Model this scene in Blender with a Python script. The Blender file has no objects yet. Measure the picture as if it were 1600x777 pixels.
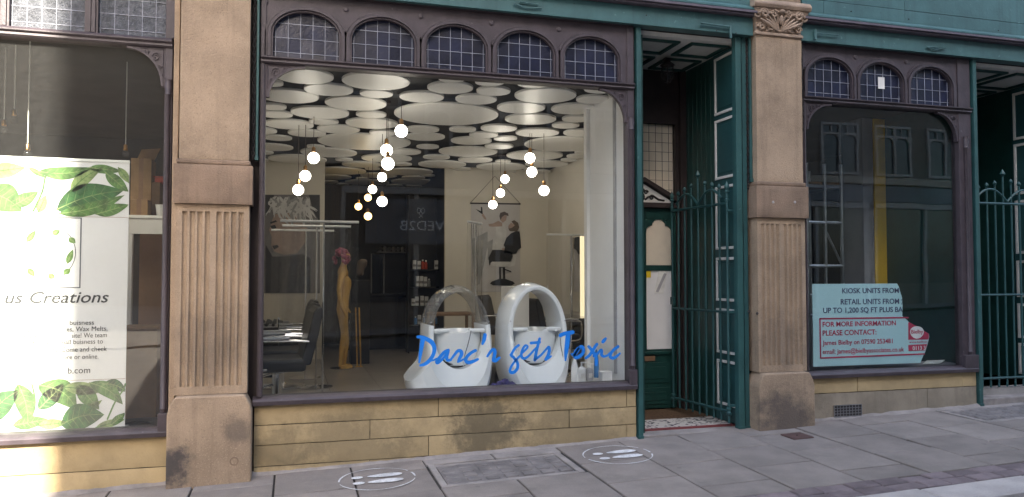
import bpy, bmesh, math, random
from mathutils import Vector, Matrix
R = math.radians
random.seed(7)
sc = bpy.context.scene
COL = sc.collection

# ------------------------------------------------------------------ camera, sky, sun, exposure
EYE = Vector((0.0, -6.4, 1.5)); YAW, PITCH, FPX = R(16), R(2.1), 1200.0
cam = bpy.data.cameras.new('camera'); cam_o = bpy.data.objects.new('camera', cam); COL.objects.link(cam_o)
cam.sensor_fit = 'HORIZONTAL'; cam.sensor_width = 36; cam.lens = 36 * FPX / 1600
cam.clip_start = 0.05; cam.clip_end = 2000
cam_o.location = EYE; cam_o.rotation_euler = (R(90) + PITCH, 0, -YAW)
sc.camera = cam_o
SUN_EL, SUN_AZ = R(35), R(5)          # the sun stands across the street, a little to the left
w = bpy.data.worlds.new('World'); sc.world = w; w.use_nodes = True
nt = w.node_tree; nt.nodes.clear()
sky = nt.nodes.new('ShaderNodeTexSky'); sky.sky_type = 'NISHITA'; sky.sun_disc = False
sky.sun_elevation = SUN_EL; sky.sun_rotation = math.pi + SUN_AZ
sky.air_density = 1.0; sky.dust_density = 2.0; sky.ozone_density = 1.0
bg = nt.nodes.new('ShaderNodeBackground'); bg.inputs[1].default_value = 0.15
wo = nt.nodes.new('ShaderNodeOutputWorld')
nt.links.new(sky.outputs[0], bg.inputs[0]); nt.links.new(bg.outputs[0], wo.inputs[0])
sl = bpy.data.lights.new('sun', 'SUN'); sl.energy = 5.0; sl.angle = R(0.6); sl.color = (1, .94, .85)
so = bpy.data.objects.new('sun', sl); COL.objects.link(so)
sun_dir = Vector((math.sin(SUN_AZ) * math.cos(SUN_EL), math.cos(SUN_AZ) * math.cos(SUN_EL), -math.sin(SUN_EL)))
so.rotation_euler = sun_dir.to_track_quat('-Z', 'Y').to_euler(); so.location = (-3, -30, 25)
vs = sc.view_settings; vs.view_transform = 'Standard'; vs.look = 'None'; vs.gamma = 1.0; vs.use_curve_mapping = False
vs.exposure = 2.4
vs.use_white_balance = True; vs.white_balance_temperature = 7000; vs.white_balance_tint = 10

# ------------------------------------------------------------------ helpers
def at(px, py, Y):
    "the point of the plane y = Y that stands at a place of the 1600 x 777 photograph"
    f = Vector((math.sin(YAW) * math.cos(PITCH), math.cos(YAW) * math.cos(PITCH), math.sin(PITCH)))
    r = Vector((math.cos(YAW), -math.sin(YAW), 0)); u = r.cross(f)
    d = f * FPX + r * (px - 800) - u * (py - 388.5)
    return EYE + d * ((Y - EYE.y) / d.y)
def atz(px, py, Z):
    f = Vector((math.sin(YAW) * math.cos(PITCH), math.cos(YAW) * math.cos(PITCH), math.sin(PITCH)))
    r = Vector((math.cos(YAW), -math.sin(YAW), 0)); u = r.cross(f)
    d = f * FPX + r * (px - 800) - u * (py - 388.5)
    t_ = (Z - EYE.z) / d.z; return EYE + d * t_, t_
def xf(px, Y=0.0): return at(px, 400, Y).x
def ground(x, y): return -.047 + .03 * x + .02 * y

def tag(o, label=None, cat=None, group=None, kind=None):
    if label: o['label'] = label
    if cat: o['category'] = cat
    if group: o['group'] = group
    if kind: o['kind'] = kind
    return o
def thing(name, label, cat, loc=(0, 0, 0), group=None, kind=None):
    o = bpy.data.objects.new(name, None); COL.objects.link(o); o.location = loc
    o.empty_display_size = .1
    return tag(o, label, cat, group, kind)
def adopt(o, parent):
    if parent is None: return
    o.parent = parent
    m = Matrix.Identity(4); p = parent
    # parts are modelled in world coordinates: undo the place of the root
    while p is not None:
        if p.type == 'EMPTY': m = p.matrix_basis.copy()
        p = p.parent
    if parent.type == 'EMPTY': o.matrix_parent_inverse = m.inverted()

from mathutils import noise as mnoise
def rough_block(name, mat_, parent, x0, x1, y0, y1, z0, z1, amp=.004, step=.045, sc_=9, edge=.004):
    "a stone block with an uneven face and worn arrises"
    bm = bmesh.new()
    nx, nz = max(2, int((x1-x0)/step)), max(2, int((z1-z0)/step)); G = {}
    for i in range(nx+1):
        for k in range(nz+1):
            for l, y in ((0, y0), (1, y1)):
                x, z = x0+(x1-x0)*i/nx, z0+(z1-z0)*k/nz
                e = (i in (0, nx)) or (k in (0, nz)); v = Vector((x, y, z))
                if l == 0:
                    n_ = mnoise.noise(v*sc_) + .5*mnoise.noise(v*sc_*2.7)
                    v.y += amp*n_ + (edge*(.8+.9*mnoise.noise(v*23)) if e else 0)
                    if e:
                        w_ = mnoise.noise(v*17+Vector((3,1,7)))*.0022
                        if i == 0: v.x += abs(w_)
                        if i == nx: v.x -= abs(w_)
                        if k == 0: v.z += abs(w_)*1.5
                        if k == nz: v.z -= abs(w_)*1.5
                G[i, k, l] = bm.verts.new(v)
    for i in range(nx):
        for k in range(nz):
            bm.faces.new((G[i,k,0], G[i+1,k,0], G[i+1,k+1,0], G[i,k+1,0]))
    for i in range(nx):
        for k in (0, nz): bm.faces.new((G[i,k,0], G[i,k,1], G[i+1,k,1], G[i+1,k,0]))
    for k in range(nz):
        for i in (0, nx): bm.faces.new((G[i,k,0], G[i,k+1,0], G[i,k+1,1], G[i,k,1]))
    bm.faces.new([G[i,0,1] for i in range(nx+1)] + [G[nx,k,1] for k in range(1, nz+1)] + [G[i,nz,1] for i in range(nx-1, -1, -1)] + [G[0,k,1] for k in range(nz-1, 0, -1)])
    for key, v in list(G.items()):
        if not v.link_faces: bm.verts.remove(v)
    bmesh.ops.recalc_face_normals(bm, faces=bm.faces)
    me = bpy.data.meshes.new(name); bm.to_mesh(me); bm.free(); me.materials.append(MAT[mat_])
    for p in me.polygons: p.use_smooth = True
    me.set_sharp_from_angle(angle=R(45))
    o = bpy.data.objects.new(name, me); COL.objects.link(o); adopt(o, parent); return o
class B:
    "collects shapes, then links them as one mesh object"
    def __init__(s): s.v = []; s.f = []
    def add(s, vs_, fs_):
        n = len(s.v); s.v += [tuple(v) for v in vs_]; s.f += [tuple(i + n for i in f) for f in fs_]; return s
    def box(s, x0, x1, y0, y1, z0, z1):
        return s.add([(x0,y0,z0),(x1,y0,z0),(x1,y1,z0),(x0,y1,z0),(x0,y0,z1),(x1,y0,z1),(x1,y1,z1),(x0,y1,z1)],
                     [(3,2,1,0),(4,5,6,7),(0,1,5,4),(1,2,6,5),(2,3,7,6),(3,0,4,7)])
    def prism(s, poly, a, b, axis='y'):
        n = len(poly)
        def mk(p, t):
            return {'y': (p[0], t, p[1]), 'z': (p[0], p[1], t), 'x': (t, p[0], p[1])}[axis]
        vs_ = [mk(p, a) for p in poly] + [mk(p, b) for p in poly]
        fs_ = [tuple(range(n)), tuple(range(2*n-1, n-1, -1))] + [(i, i+n, (i+1) % n + n, (i+1) % n) for i in range(n)]
        return s.add(vs_, fs_)
    def tube(s, path, r, n=8, closed=False, flat=None):
        path = [Vector(p) for p in path]; m = len(path); vs_ = []; fs_ = []
        up = None
        for i, p in enumerate(path):
            if closed: t = path[(i+1) % m] - path[i-1]
            else: t = path[min(i+1, m-1)] - path[max(i-1, 0)]
            if t.length < 1e-9: t = Vector((0,0,1))
            t.normalize()
            if up is None: up = Vector((0,0,1)) if abs(t.z) < .9 else Vector((1,0,0))
            side = t.cross(up)
            if side.length < 1e-6: side = t.cross(Vector((0,1,0)))
            side.normalize(); up = side.cross(t).normalized()
            rr = r[i] if isinstance(r, (list, tuple)) else r
            for k in range(n):
                a = 2*math.pi*k/n
                vs_.append(p + side*math.cos(a)*rr + up*math.sin(a)*rr*(flat or 1))
        for i in range(m if closed else m-1):
            for k in range(n):
                a, b = i*n+k, i*n+(k+1) % n; c, d = ((i+1) % m)*n+(k+1) % n, ((i+1) % m)*n+k
                fs_.append((a, b, c, d))
        if not closed:
            fs_.append(tuple(range(n-1, -1, -1))); fs_.append(tuple(range((m-1)*n, m*n)))
        return s.add(vs_, fs_)
    def lathe(s, prof, c, n=16, axis='z'):
        vs_ = []; fs_ = []; m = len(prof)
        for (r, h) in prof:
            for k in range(n):
                a = 2*math.pi*k/n; x, y = r*math.cos(a), r*math.sin(a)
                q = (x, y, h) if axis == 'z' else ((x, h, y) if axis == 'y' else (h, x, y))
                vs_.append((c[0]+q[0], c[1]+q[1], c[2]+q[2]))
        for i in range(m-1):
            for k in range(n):
                fs_.append((i*n+k, i*n+(k+1) % n, (i+1)*n+(k+1) % n, (i+1)*n+k))
        fs_.append(tuple(range(n-1, -1, -1))); fs_.append(tuple(range((m-1)*n, m*n)))
        return s.add(vs_, fs_)
    def ball(s, c, r, n=12, sc_=(1,1,1)):
        m = n//2; prof = [(max(1e-4, math.sin(math.pi*i/m)), -math.cos(math.pi*i/m)) for i in range(m+1)]
        vs_ = []; fs_ = []
        for (rr, h) in prof:
            for k in range(n):
                a = 2*math.pi*k/n; vs_.append((c[0]+r*sc_[0]*rr*math.cos(a), c[1]+r*sc_[1]*rr*math.sin(a), c[2]+r*sc_[2]*h))
        for i in range(m):
            for k in range(n): fs_.append((i*n+k, i*n+(k+1) % n, (i+1)*n+(k+1) % n, (i+1)*n+k))
        return s.add(vs_, fs_)
    def sweep(s, path, w0, w1, y0, y1, closed=False):
        "rectangular section along a path in the XZ plane: from w0 to w1 across, y0 to y1 deep"
        m = len(path); vs_ = []; fs_ = []
        for i, p in enumerate(path):
            a = path[i-1] if (closed or i > 0) else path[i]; b = path[(i+1) % m] if (closed or i < m-1) else path[i]
            tx, tz = b[0]-a[0], b[1]-a[1]; l = math.hypot(tx, tz) or 1; nx, nz = -tz/l, tx/l
            for (o, y) in ((w0, y0), (w1, y0), (w1, y1), (w0, y1)): vs_.append((p[0]+nx*o, y, p[1]+nz*o))
        for i in range(m if closed else m-1):
            j = (i+1) % m
            for k in range(4): fs_.append((i*4+k, i*4+(k+1) % 4, j*4+(k+1) % 4, j*4+k))
        if not closed: fs_ += [(3,2,1,0), tuple((m-1)*4+k for k in range(4))]
        return s.add(vs_, fs_)
    def build(s, name, mat_, parent=None, bevel=0, smooth=False, seg=2):
        me = bpy.data.meshes.new(name); me.from_pydata(s.v, [], s.f); me.validate()
        bm = bmesh.new(); bm.from_mesh(me); bmesh.ops.recalc_face_normals(bm, faces=bm.faces); bm.to_mesh(me); bm.free()
        o = bpy.data.objects.new(name, me); COL.objects.link(o)
        me.materials.append(MAT[mat_] if isinstance(mat_, str) else mat_)
        if smooth:
            for p in me.polygons: p.use_smooth = True
            me.set_sharp_from_angle(angle=R(40))
        if bevel:
            md = o.modifiers.new('bevel', 'BEVEL'); md.width = bevel; md.segments = seg; md.limit_method = 'ANGLE'
        adopt(o, parent); return o
def box(name, mat_, parent, x0, x1, y0, y1, z0, z1, bevel=0): return B().box(x0,x1,y0,y1,z0,z1).build(name, mat_, parent, bevel)
def copy_tree(o, parent=None):
    c = o.copy(); COL.objects.link(c); c.parent = parent
    if parent is not None: c.matrix_parent_inverse = o.matrix_parent_inverse.copy()
    for ch in list(o.children): copy_tree(ch, c)
    return c
def smooth_path(pts, k=6):
    if len(pts) < 3: return [tuple(p) for p in pts]
    out = []; P = [pts[0]] + list(pts) + [pts[-1]]
    for i in range(1, len(P)-2):
        for j in range(k):
            t = j/k
            out.append(tuple(.5*((2*P[i][d]) + (-P[i-1][d]+P[i+1][d])*t + (2*P[i-1][d]-5*P[i][d]+4*P[i+1][d]-P[i+2][d])*t*t
                             + (-P[i-1][d]+3*P[i][d]-3*P[i+1][d]+P[i+2][d])*t**3) for d in range(len(P[i]))))
    out.append(tuple(pts[-1])); return out
def ribbon(bld, pts, y, th=.002):
    "brush stroke in the XZ plane; pts are (x, z, width)"
    L = []; Rr = []; m = len(pts)
    for i, (x, z, wd) in enumerate(pts):
        a = pts[max(i-1, 0)]; b = pts[min(i+1, m-1)]; tx, tz = b[0]-a[0], b[1]-a[1]; l = math.hypot(tx, tz) or 1
        nx, nz = -tz/l*wd/2, tx/l*wd/2; L.append((x+nx, z+nz)); Rr.append((x-nx, z-nz))
    vs_ = []; fs_ = []
    for i in range(m):
        for (q, yy) in ((L[i], y), (Rr[i], y), (Rr[i], y+th), (L[i], y+th)): vs_.append((q[0], yy, q[1]))
    for i in range(m-1):
        for k in range(4): fs_.append((i*4+k, i*4+(k+1) % 4, (i+1)*4+(k+1) % 4, (i+1)*4+k))
    fs_ += [(3,2,1,0), tuple((m-1)*4+k for k in range(4))]
    bld.add(vs_, fs_)
    for e in (pts[0], pts[-1]):
        bld.prism([(e[0]+math.cos(a*math.pi/5)*e[2]/2, e[1]+math.sin(a*math.pi/5)*e[2]/2) for a in range(10)], y-.0004, y+th)
def text(s, size, x, y, z, mat_, parent, name='lettering', align='LEFT', shear=0, fit=None, bold=0, th=.0008, flip=False):
    cu = bpy.data.curves.new(name, 'FONT'); cu.body = s; cu.size = size; cu.align_x = align; cu.shear = shear
    cu.extrude = th; cu.offset = bold; cu.resolution_u = 3
    t = bpy.data.objects.new('tmp', cu); COL.objects.link(t)
    bpy.context.view_layer.update()
    me = bpy.data.meshes.new_from_object(t.evaluated_get(bpy.context.evaluated_depsgraph_get()))
    bpy.data.objects.remove(t)
    xs = [v.co.x for v in me.vertices]
    k = (fit/(max(xs)-min(xs))) if fit else 1
    x0 = min(xs) if (fit and align == 'LEFT') else 0
    for v in me.vertices:
        X, Zz, dd = (v.co.x-x0)*k, v.co.y, v.co.z
        if flip: v.co = (x - X, y + dd, z + Zz)
        else: v.co = (x + X, y - dd, z + Zz)
    me.materials.clear(); me.materials.append(MAT[mat_]); me.name = name
    o = bpy.data.objects.new(name, me); COL.objects.link(o); adopt(o, parent); return o

# ------------------------------------------------------------------ materials
MAT = {}
def lk(n, a, b): n.links.new(a, b)
def mat(name, col, rough=.6, metal=0, var=.12, scale=6, bump=0, bscale=60, rnd=0, spec=.5, coat=0, stains=(), stain_col=(.03,.028,.025), fleck=0, grime=0, streak=0, chip=0, gum=0):
    m = bpy.data.materials.new(name); m.use_nodes = True; n = m.node_tree; b = n.nodes['Principled BSDF']; MAT[name] = m
    b.inputs['Roughness'].default_value = rough; b.inputs['Metallic'].default_value = metal
    b.inputs['Specular IOR Level'].default_value = spec; b.inputs['Coat Weight'].default_value = coat; b.inputs['Coat Roughness'].default_value = .08
    geo = n.nodes.new('ShaderNodeNewGeometry'); pos = geo.outputs['Position']
    def noise(sc_, det=5, ro=.6, vec=None):
        t = n.nodes.new('ShaderNodeTexNoise'); t.inputs['Scale'].default_value = sc_; t.inputs['Detail'].default_value = det; t.inputs['Roughness'].default_value = ro
        lk(n, vec or pos, t.inputs['Vector']); return t.outputs['Fac']
    def ramp(fac, a, bb):
        t = n.nodes.new('ShaderNodeMapRange'); t.interpolation_type = 'SMOOTHSTEP'
        t.inputs['From Min'].default_value = a; t.inputs['From Max'].default_value = bb; lk(n, fac, t.inputs['Value']); return t.outputs['Result']
    def math_(op, a, bb):
        t = n.nodes.new('ShaderNodeMath'); t.operation = op
        for i, q in enumerate((a, bb)):
            if isinstance(q, (int, float)): t.inputs[i].default_value = q
            else: lk(n, q, t.inputs[i])
        return t.outputs[0]
    def mix(fac, ca, cb, mode='MIX'):
        t = n.nodes.new('ShaderNodeMix'); t.data_type = 'RGBA'; t.blend_type = mode
        for i, q in ((0, fac), (6, ca), (7, cb)):
            if isinstance(q, (int, float)): t.inputs[i].default_value = q
            elif isinstance(q, tuple): t.inputs[i].default_value = (*q[:3], 1)
            else: lk(n, q, t.inputs[i])
        return t.outputs[2]
    lo = tuple(max(0, c*(1-var)) for c in col); hi = tuple(min(1, c*(1+var)) for c in col)
    c = mix(ramp(noise(scale), .3, .7), lo, hi)
    if fleck:
        c = mix(math_('MULTIPLY', ramp(noise(bscale*1.7, 2), .58, .7), fleck), c, tuple(min(1, q*1.7) for q in col))
        c = mix(math_('MULTIPLY', ramp(noise(bscale*1.3, 2), .42, .3), fleck), c, tuple(q*.45 for q in col))
    if streak:
        mp = n.nodes.new('ShaderNodeMapping'); mp.inputs['Scale'].default_value = (14, 14, .8); lk(n, pos, mp.inputs['Vector'])
        c = mix(math_('MULTIPLY', ramp(noise(1.0, 4, .6, mp.outputs[0]), .5, .72), streak), c, tuple(q*.5 for q in col))
    if chip:
        c = mix(math_('MULTIPLY', ramp(noise(22, 3, .5), .70, .73), chip), c, tuple(min(1, q*1.6+.05) for q in col))
        c = mix(math_('MULTIPLY', ramp(noise(17, 4, .6), .31, .28), chip), c, tuple(q*.35 for q in col))
    if gum:
        vo = n.nodes.new('ShaderNodeTexVoronoi'); vo.inputs['Scale'].default_value = 3.4; lk(n, pos, vo.inputs['Vector'])
        c = mix(math_('MULTIPLY', ramp(vo.outputs['Distance'], .075, .055), gum), c, tuple(q*.5 for q in col))
    if grime:
        c = mix(math_('MULTIPLY', ramp(noise(1.7, 8, .7), .5, .72), grime), c, tuple(q*.42 for q in col))
    if rnd:
        oi = n.nodes.new('ShaderNodeObjectInfo')
        mr = n.nodes.new('ShaderNodeMapRange'); mr.inputs['To Min'].default_value = 1-rnd; mr.inputs['To Max'].default_value = 1+rnd
        lk(n, oi.outputs['Random'], mr.inputs['Value'])
        c = mix(1.0, c, mr.outputs['Result'], 'MULTIPLY')
    for (sx, sy, sz, rad, amt, ns) in stains:
        vm = n.nodes.new('ShaderNodeVectorMath'); vm.operation = 'SUBTRACT'; vm.inputs[1].default_value = (sx, sy, sz); lk(n, pos, vm.inputs[0])
        vs2 = n.nodes.new('ShaderNodeVectorMath'); vs2.operation = 'DIVIDE'; vs2.inputs[1].default_value = (rad, rad, rad); lk(n, vm.outputs[0], vs2.inputs[0])
        ln = n.nodes.new('ShaderNodeVectorMath'); ln.operation = 'LENGTH'; lk(n, vs2.outputs[0], ln.inputs[0])
        d = math_('ADD', ln.outputs['Value'], math_('MULTIPLY', math_('SUBTRACT', noise(ns, 8, .75), .5), 2.6))
        c = mix(math_('MULTIPLY', ramp(d, 1.25, .35), amt), c, stain_col)
    lk(n, c, b.inputs['Base Color'])
    if bump:
        bp = n.nodes.new('ShaderNodeBump'); bp.inputs['Strength'].default_value = min(1, bump); bp.inputs['Distance'].default_value = .01*max(1, bump)
        lk(n, noise(bscale, 6, .65), bp.inputs['Height']); lk(n, bp.outputs[0], b.inputs['Normal'])
    return m
def emit(name, col, s):
    m = bpy.data.materials.new(name); m.use_nodes = True; n = m.node_tree; b = n.nodes['Principled BSDF']; MAT[name] = m
    b.inputs['Emission Color'].default_value = (*col, 1); b.inputs['Emission Strength'].default_value = s; b.inputs['Base Color'].default_value = (*col, 1)
def glass(name, tint=(.93,.96,.95), wave=.02, wscale=1.5, rough=0, ior=1.5, dirt_haze=0, boost=1.0):
    m = bpy.data.materials.new(name); m.use_nodes = True; n = m.node_tree; n.nodes.clear(); MAT[name] = m
    out = n.nodes.new('ShaderNodeOutputMaterial'); tr = n.nodes.new('ShaderNodeBsdfTransparent'); tr.inputs[0].default_value = (*tint, 1)
    gl = n.nodes.new('ShaderNodeBsdfGlossy'); gl.inputs['Roughness'].default_value = rough
    lw = n.nodes.new('ShaderNodeLayerWeight'); lw.inputs[0].default_value = .5        # thin pane: Schlick reflectance, the same from both sides
    pw = n.nodes.new('ShaderNodeMath'); pw.operation = 'POWER'; pw.inputs[1].default_value = 5; lk(n, lw.outputs['Facing'], pw.inputs[0])
    fr = n.nodes.new('ShaderNodeMath'); fr.operation = 'MULTIPLY_ADD'; fr.inputs[1].default_value = .957; fr.inputs[2].default_value = .043; lk(n, pw.outputs[0], fr.inputs[0])
    mx = n.nodes.new('ShaderNodeMixShader')
    ml = n.nodes.new('ShaderNodeMath'); ml.operation = 'MULTIPLY'; ml.inputs[1].default_value = boost; ml.use_clamp = True
    lk(n, fr.outputs[0], ml.inputs[0]); lk(n, ml.outputs[0], mx.inputs[0]); lk(n, tr.outputs[0], mx.inputs[1]); lk(n, gl.outputs[0], mx.inputs[2])
    if wave:
        geo = n.nodes.new('ShaderNodeNewGeometry'); t = n.nodes.new('ShaderNodeTexNoise'); t.inputs['Scale'].default_value = wscale; t.inputs['Detail'].default_value = 2
        lk(n, geo.outputs['Position'], t.inputs['Vector']); bp = n.nodes.new('ShaderNodeBump'); bp.inputs['Strength'].default_value = 1; bp.inputs['Distance'].default_value = wave
        lk(n, t.outputs['Fac'], bp.inputs['Height']); lk(n, bp.outputs[0], gl.inputs['Normal'])
    last = mx.outputs[0]
    if dirt_haze:
        geo2 = n.nodes.new('ShaderNodeNewGeometry'); t2 = n.nodes.new('ShaderNodeTexNoise'); t2.inputs['Scale'].default_value = 28; t2.inputs['Detail'].default_value = 10; t2.inputs['Roughness'].default_value = .75
        lk(n, geo2.outputs['Position'], t2.inputs['Vector'])
        mr = n.nodes.new('ShaderNodeMapRange'); mr.inputs['From Min'].default_value = .3; mr.inputs['From Max'].default_value = .8; mr.inputs['To Min'].default_value = dirt_haze*.6; mr.inputs['To Max'].default_value = dirt_haze*1.5
        lk(n, t2.outputs['Fac'], mr.inputs['Value']); df = n.nodes.new('ShaderNodeBsdfDiffuse'); df.inputs[0].default_value = (.5,.5,.5,1)
        m2 = n.nodes.new('ShaderNodeMixShader'); lk(n, mr.outputs[0], m2.inputs[0]); lk(n, last, m2.inputs[1]); lk(n, df.outputs[0], m2.inputs[2]); last = m2.outputs[0]
    lk(n, last, out.inputs[0])
def flat(name, col, rough=.7): return mat(name, col, rough, var=.04, scale=3)

mat('stone_pink', (.335,.248,.172), .85, var=.2, scale=2.2, bump=.7, bscale=80, fleck=.5, grime=.45, streak=.3,
    stains=((4.47,-.16,.14,.34,.75,3.5), (-.86,-.15,.08,.17,.9,7), (-.38,-.16,.33,.12,.5,6), (-.6,-.1,1.0,.3,.25,5), (4.47,-.1,.85,.3,.35,6)), stain_col=(.045,.042,.045))
mat('stone_carved', (.33,.245,.185), .85, var=.2, scale=6, bump=.5, bscale=80, fleck=.3, grime=.5)
mat('stone_band', (.24,.168,.118), .85, var=.2, scale=2.5, bump=.5, bscale=90, fleck=.3, grime=.6, streak=.4)
mat('stone_yellow', (.42,.322,.18), .85, var=.14, scale=2.5, bump=.45, bscale=70, rnd=.1, grime=.3,
    stains=((1.6,0,.20,.36,.68,7), (.5,0,.07,.5,.38,6), (2.4,0,.05,.5,.38,6), (-.1,0,.1,.25,.35,5)), stain_col=(.05,.047,.035))
mat('stone_grey', (.25,.215,.165), .85, var=.2, scale=2.5, bump=.5, bscale=70, rnd=.1, grime=.5, streak=.3)
mat('mortar', (.09,.075,.055), .95, var=.3, scale=20, bump=.4)
mat('slab', (.215,.188,.170), .85, var=.14, scale=3, bump=.45, bscale=150, rnd=.13, fleck=.55, grime=.35, gum=.45)
mat('joint', (.03,.027,.026), .95, var=.3, scale=20)
mat('sett', (.15,.12,.125), .8, var=.2, scale=9, bump=.5, bscale=60, rnd=.28, grime=.3)
mat('kerb', (.36,.335,.32), .85, var=.12, scale=5, bump=.5, bscale=90, rnd=.08, fleck=.4)
mat('asphalt', (.05,.05,.052), .9, var=.25, scale=10, bump=1, bscale=180, fleck=.4)
mat('concrete', (.26,.235,.22), .9, var=.2, scale=5, bump=.6, bscale=60, grime=.4)
mat('cover_steel', (.17,.155,.15), .7, var=.25, scale=6, bump=.5, bscale=50, grime=.5)
mat('rust_cover', (.075,.04,.035), .8, var=.3, scale=9, bump=.4)
mat('chalk_paint', (.56,.56,.56), .9, var=.22, scale=12, grime=.6, fleck=.6, bscale=45)
mat('purple', (.056,.044,.052), .5, var=.16, scale=7, bump=.25, bscale=45, grime=.4, streak=.3, chip=.5)
mat('teal', (.048,.125,.132), .45, var=.14, scale=4, bump=.2, bscale=35, grime=.35, streak=.35, chip=.5)
mat('teal_post', (.024,.085,.085), .45, var=.14, scale=4, bump=.2, bscale=35, grime=.35, streak=.35, chip=.4)
mat('teal_dark', (.018,.072,.076), .45, var=.12, scale=4, bump=.1, bscale=30, grime=.2)
mat('green_door', (.010,.050,.044), .4, var=.15, scale=5, bump=.08, bscale=25)
mat('lead_flash', (.10,.085,.11), .6, var=.2, scale=6, grime=.4)
mat('white_trim', (.68,.68,.65), .55, var=.06, scale=6, grime=.15)
mat('iron', (.02,.016,.016), .7, var=.3, scale=20, bump=.3)
mat('dark_wood', (.03,.02,.02), .6, var=.2, scale=6)
mat('came_lead', (.30,.32,.38), .5, var=.1, scale=20)
mat('came_dark', (.05,.035,.03), .6)
mat('cream_wall', (.74,.69,.60), .8, var=.03, scale=2)
mat('white_wall', (.86,.86,.86), .6, var=.03, scale=2)
mat('black_wall', (.006,.006,.0075), .5, var=.1, scale=3)
mat('black_gloss', (.012,.012,.014), .15, var=.05, scale=3, coat=.5)
mat('ceiling_black', (.006,.0055,.006), .8)
mat('disc_white', (.80,.79,.77), .38, var=.02, scale=3)
mat('floor_tile', (.30,.27,.24), .28, var=.1, scale=3, rnd=.06)
mat('chrome', (.75,.75,.76), .18, 1, var=.02)
mat('steel', (.45,.45,.47), .35, 1, var=.1)
mat('bronze_string', (.035,.022,.016), .5, .3, var=.3, scale=20)
mat('brass', (.45,.25,.10), .3, 1, var=.1)
mat('leather_black', (.014,.014,.016), .38, var=.15, scale=10, bump=.2, bscale=120)
mat('basin_white', (.76,.79,.81), .2, var=.02, scale=3, coat=.6)
mat('basin_gap_shade', (.03,.032,.035), .4)
mat('plastic_white', (.8,.8,.8), .35, var=.02)
mat('plastic_grey', (.4,.4,.42), .4)
mat('gold', (.70,.42,.11), .35, .3, var=.1, scale=8)
mat('pink_wig', (.38,.08,.13), .8, var=.35, scale=30, bump=1, bscale=60)
mat('blue_vinyl', (.005,.19,.68), .4, var=.04, scale=5)
mat('sign_blue', (.47,.70,.74), .5, var=.03, scale=3)
mat('sign_navy', (.05,.06,.14), .6); mat('sign_red', (.50,.03,.085), .6); mat('sign_white', (.8,.8,.8), .6)
mat('paper', (.75,.75,.72), .7); mat('paper_yellow', (.75,.55,.03), .6)
mat('card', (.38,.23,.12), .8, var=.15, scale=5); mat('card_dark', (.2,.12,.07), .8)
mat('brown_board', (.24,.14,.08), .7, var=.15, scale=3)
mat('banner', (.74,.72,.76), .5, var=.02, scale=2); mat('ink', (.05,.05,.06), .7)
mat('leaf_dark', (.03,.115,.03), .6, var=.5, scale=14); mat('leaf_mid', (.075,.17,.04), .6, var=.45, scale=16); mat('leaf_pale', (.22,.30,.11), .6, var=.35, scale=16)
mat('ink_frame', (.12,.12,.15), .6); mat('gold_line', (.30,.17,.10), .6)
mat('print_grey', (.36,.36,.36), .6); mat('print_dark', (.03,.03,.035), .5); mat('print_mid', (.20,.19,.19), .5); mat('print_light', (.66,.65,.64), .5)
mat('print_skin', (.42,.30,.25), .5); mat('print_black', (.012,.012,.014), .5); mat('print_sheet', (.60,.575,.57), .6, var=.03); mat('print_hair', (.12,.09,.07), .5)
mat('tile_red', (.20,.045,.045), .5, var=.2, scale=20); mat('doormat', (.13,.075,.04), .95, var=.3, scale=40, bump=1, bscale=200)
mat('shop_dark', (.05,.047,.045), .9, var=.2, scale=2); mat('shop_grey', (.3,.29,.32), .85, var=.1, scale=2); mat('shop_yellow', (.75,.45,.03), .7, var=.08, scale=2); mat('shop_floor', (.26,.25,.24), .7, var=.2)
mat('opp_stone', (.15,.125,.105), .85, var=.2, scale=.8, bump=.3, bscale=20, grime=.3); mat('opp_trim', (.32,.28,.23), .8, var=.12, scale=2); mat('opp_shop', (.09,.10,.12), .5, var=.2, scale=1)
mat('roof_slate', (.07,.07,.08), .8); mat('opp_frame', (.32,.30,.28), .6)
mat('opp_glass', (.02,.025,.035), .08, var=.1, scale=1); mat('obscure_dark', (.009,.012,.032), .3, var=.35, scale=5, bump=.35, bscale=45, rnd=.3, spec=.6)
mat('obscure_pebble', (.13,.14,.16), .3, var=.3, scale=20, bump=2.5, bscale=70, rnd=.15, spec=.6)
mat('obscure_painted_backlit', (.72,.64,.52), .4, var=.06, scale=4, bump=.15, bscale=30, rnd=.06)  # pale colour stands in for light coming from behind the glass
mat('mirror', (.8,.8,.8), .03, 1, var=0)
mat('purple_towel', (.06,.05,.16), .95, var=.3, scale=30, bump=1, bscale=60)
mat('product_white', (.65,.65,.65), .5); mat('product_red', (.5,.06,.03), .5); mat('product_blue', (.05,.18,.4), .5)
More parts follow.
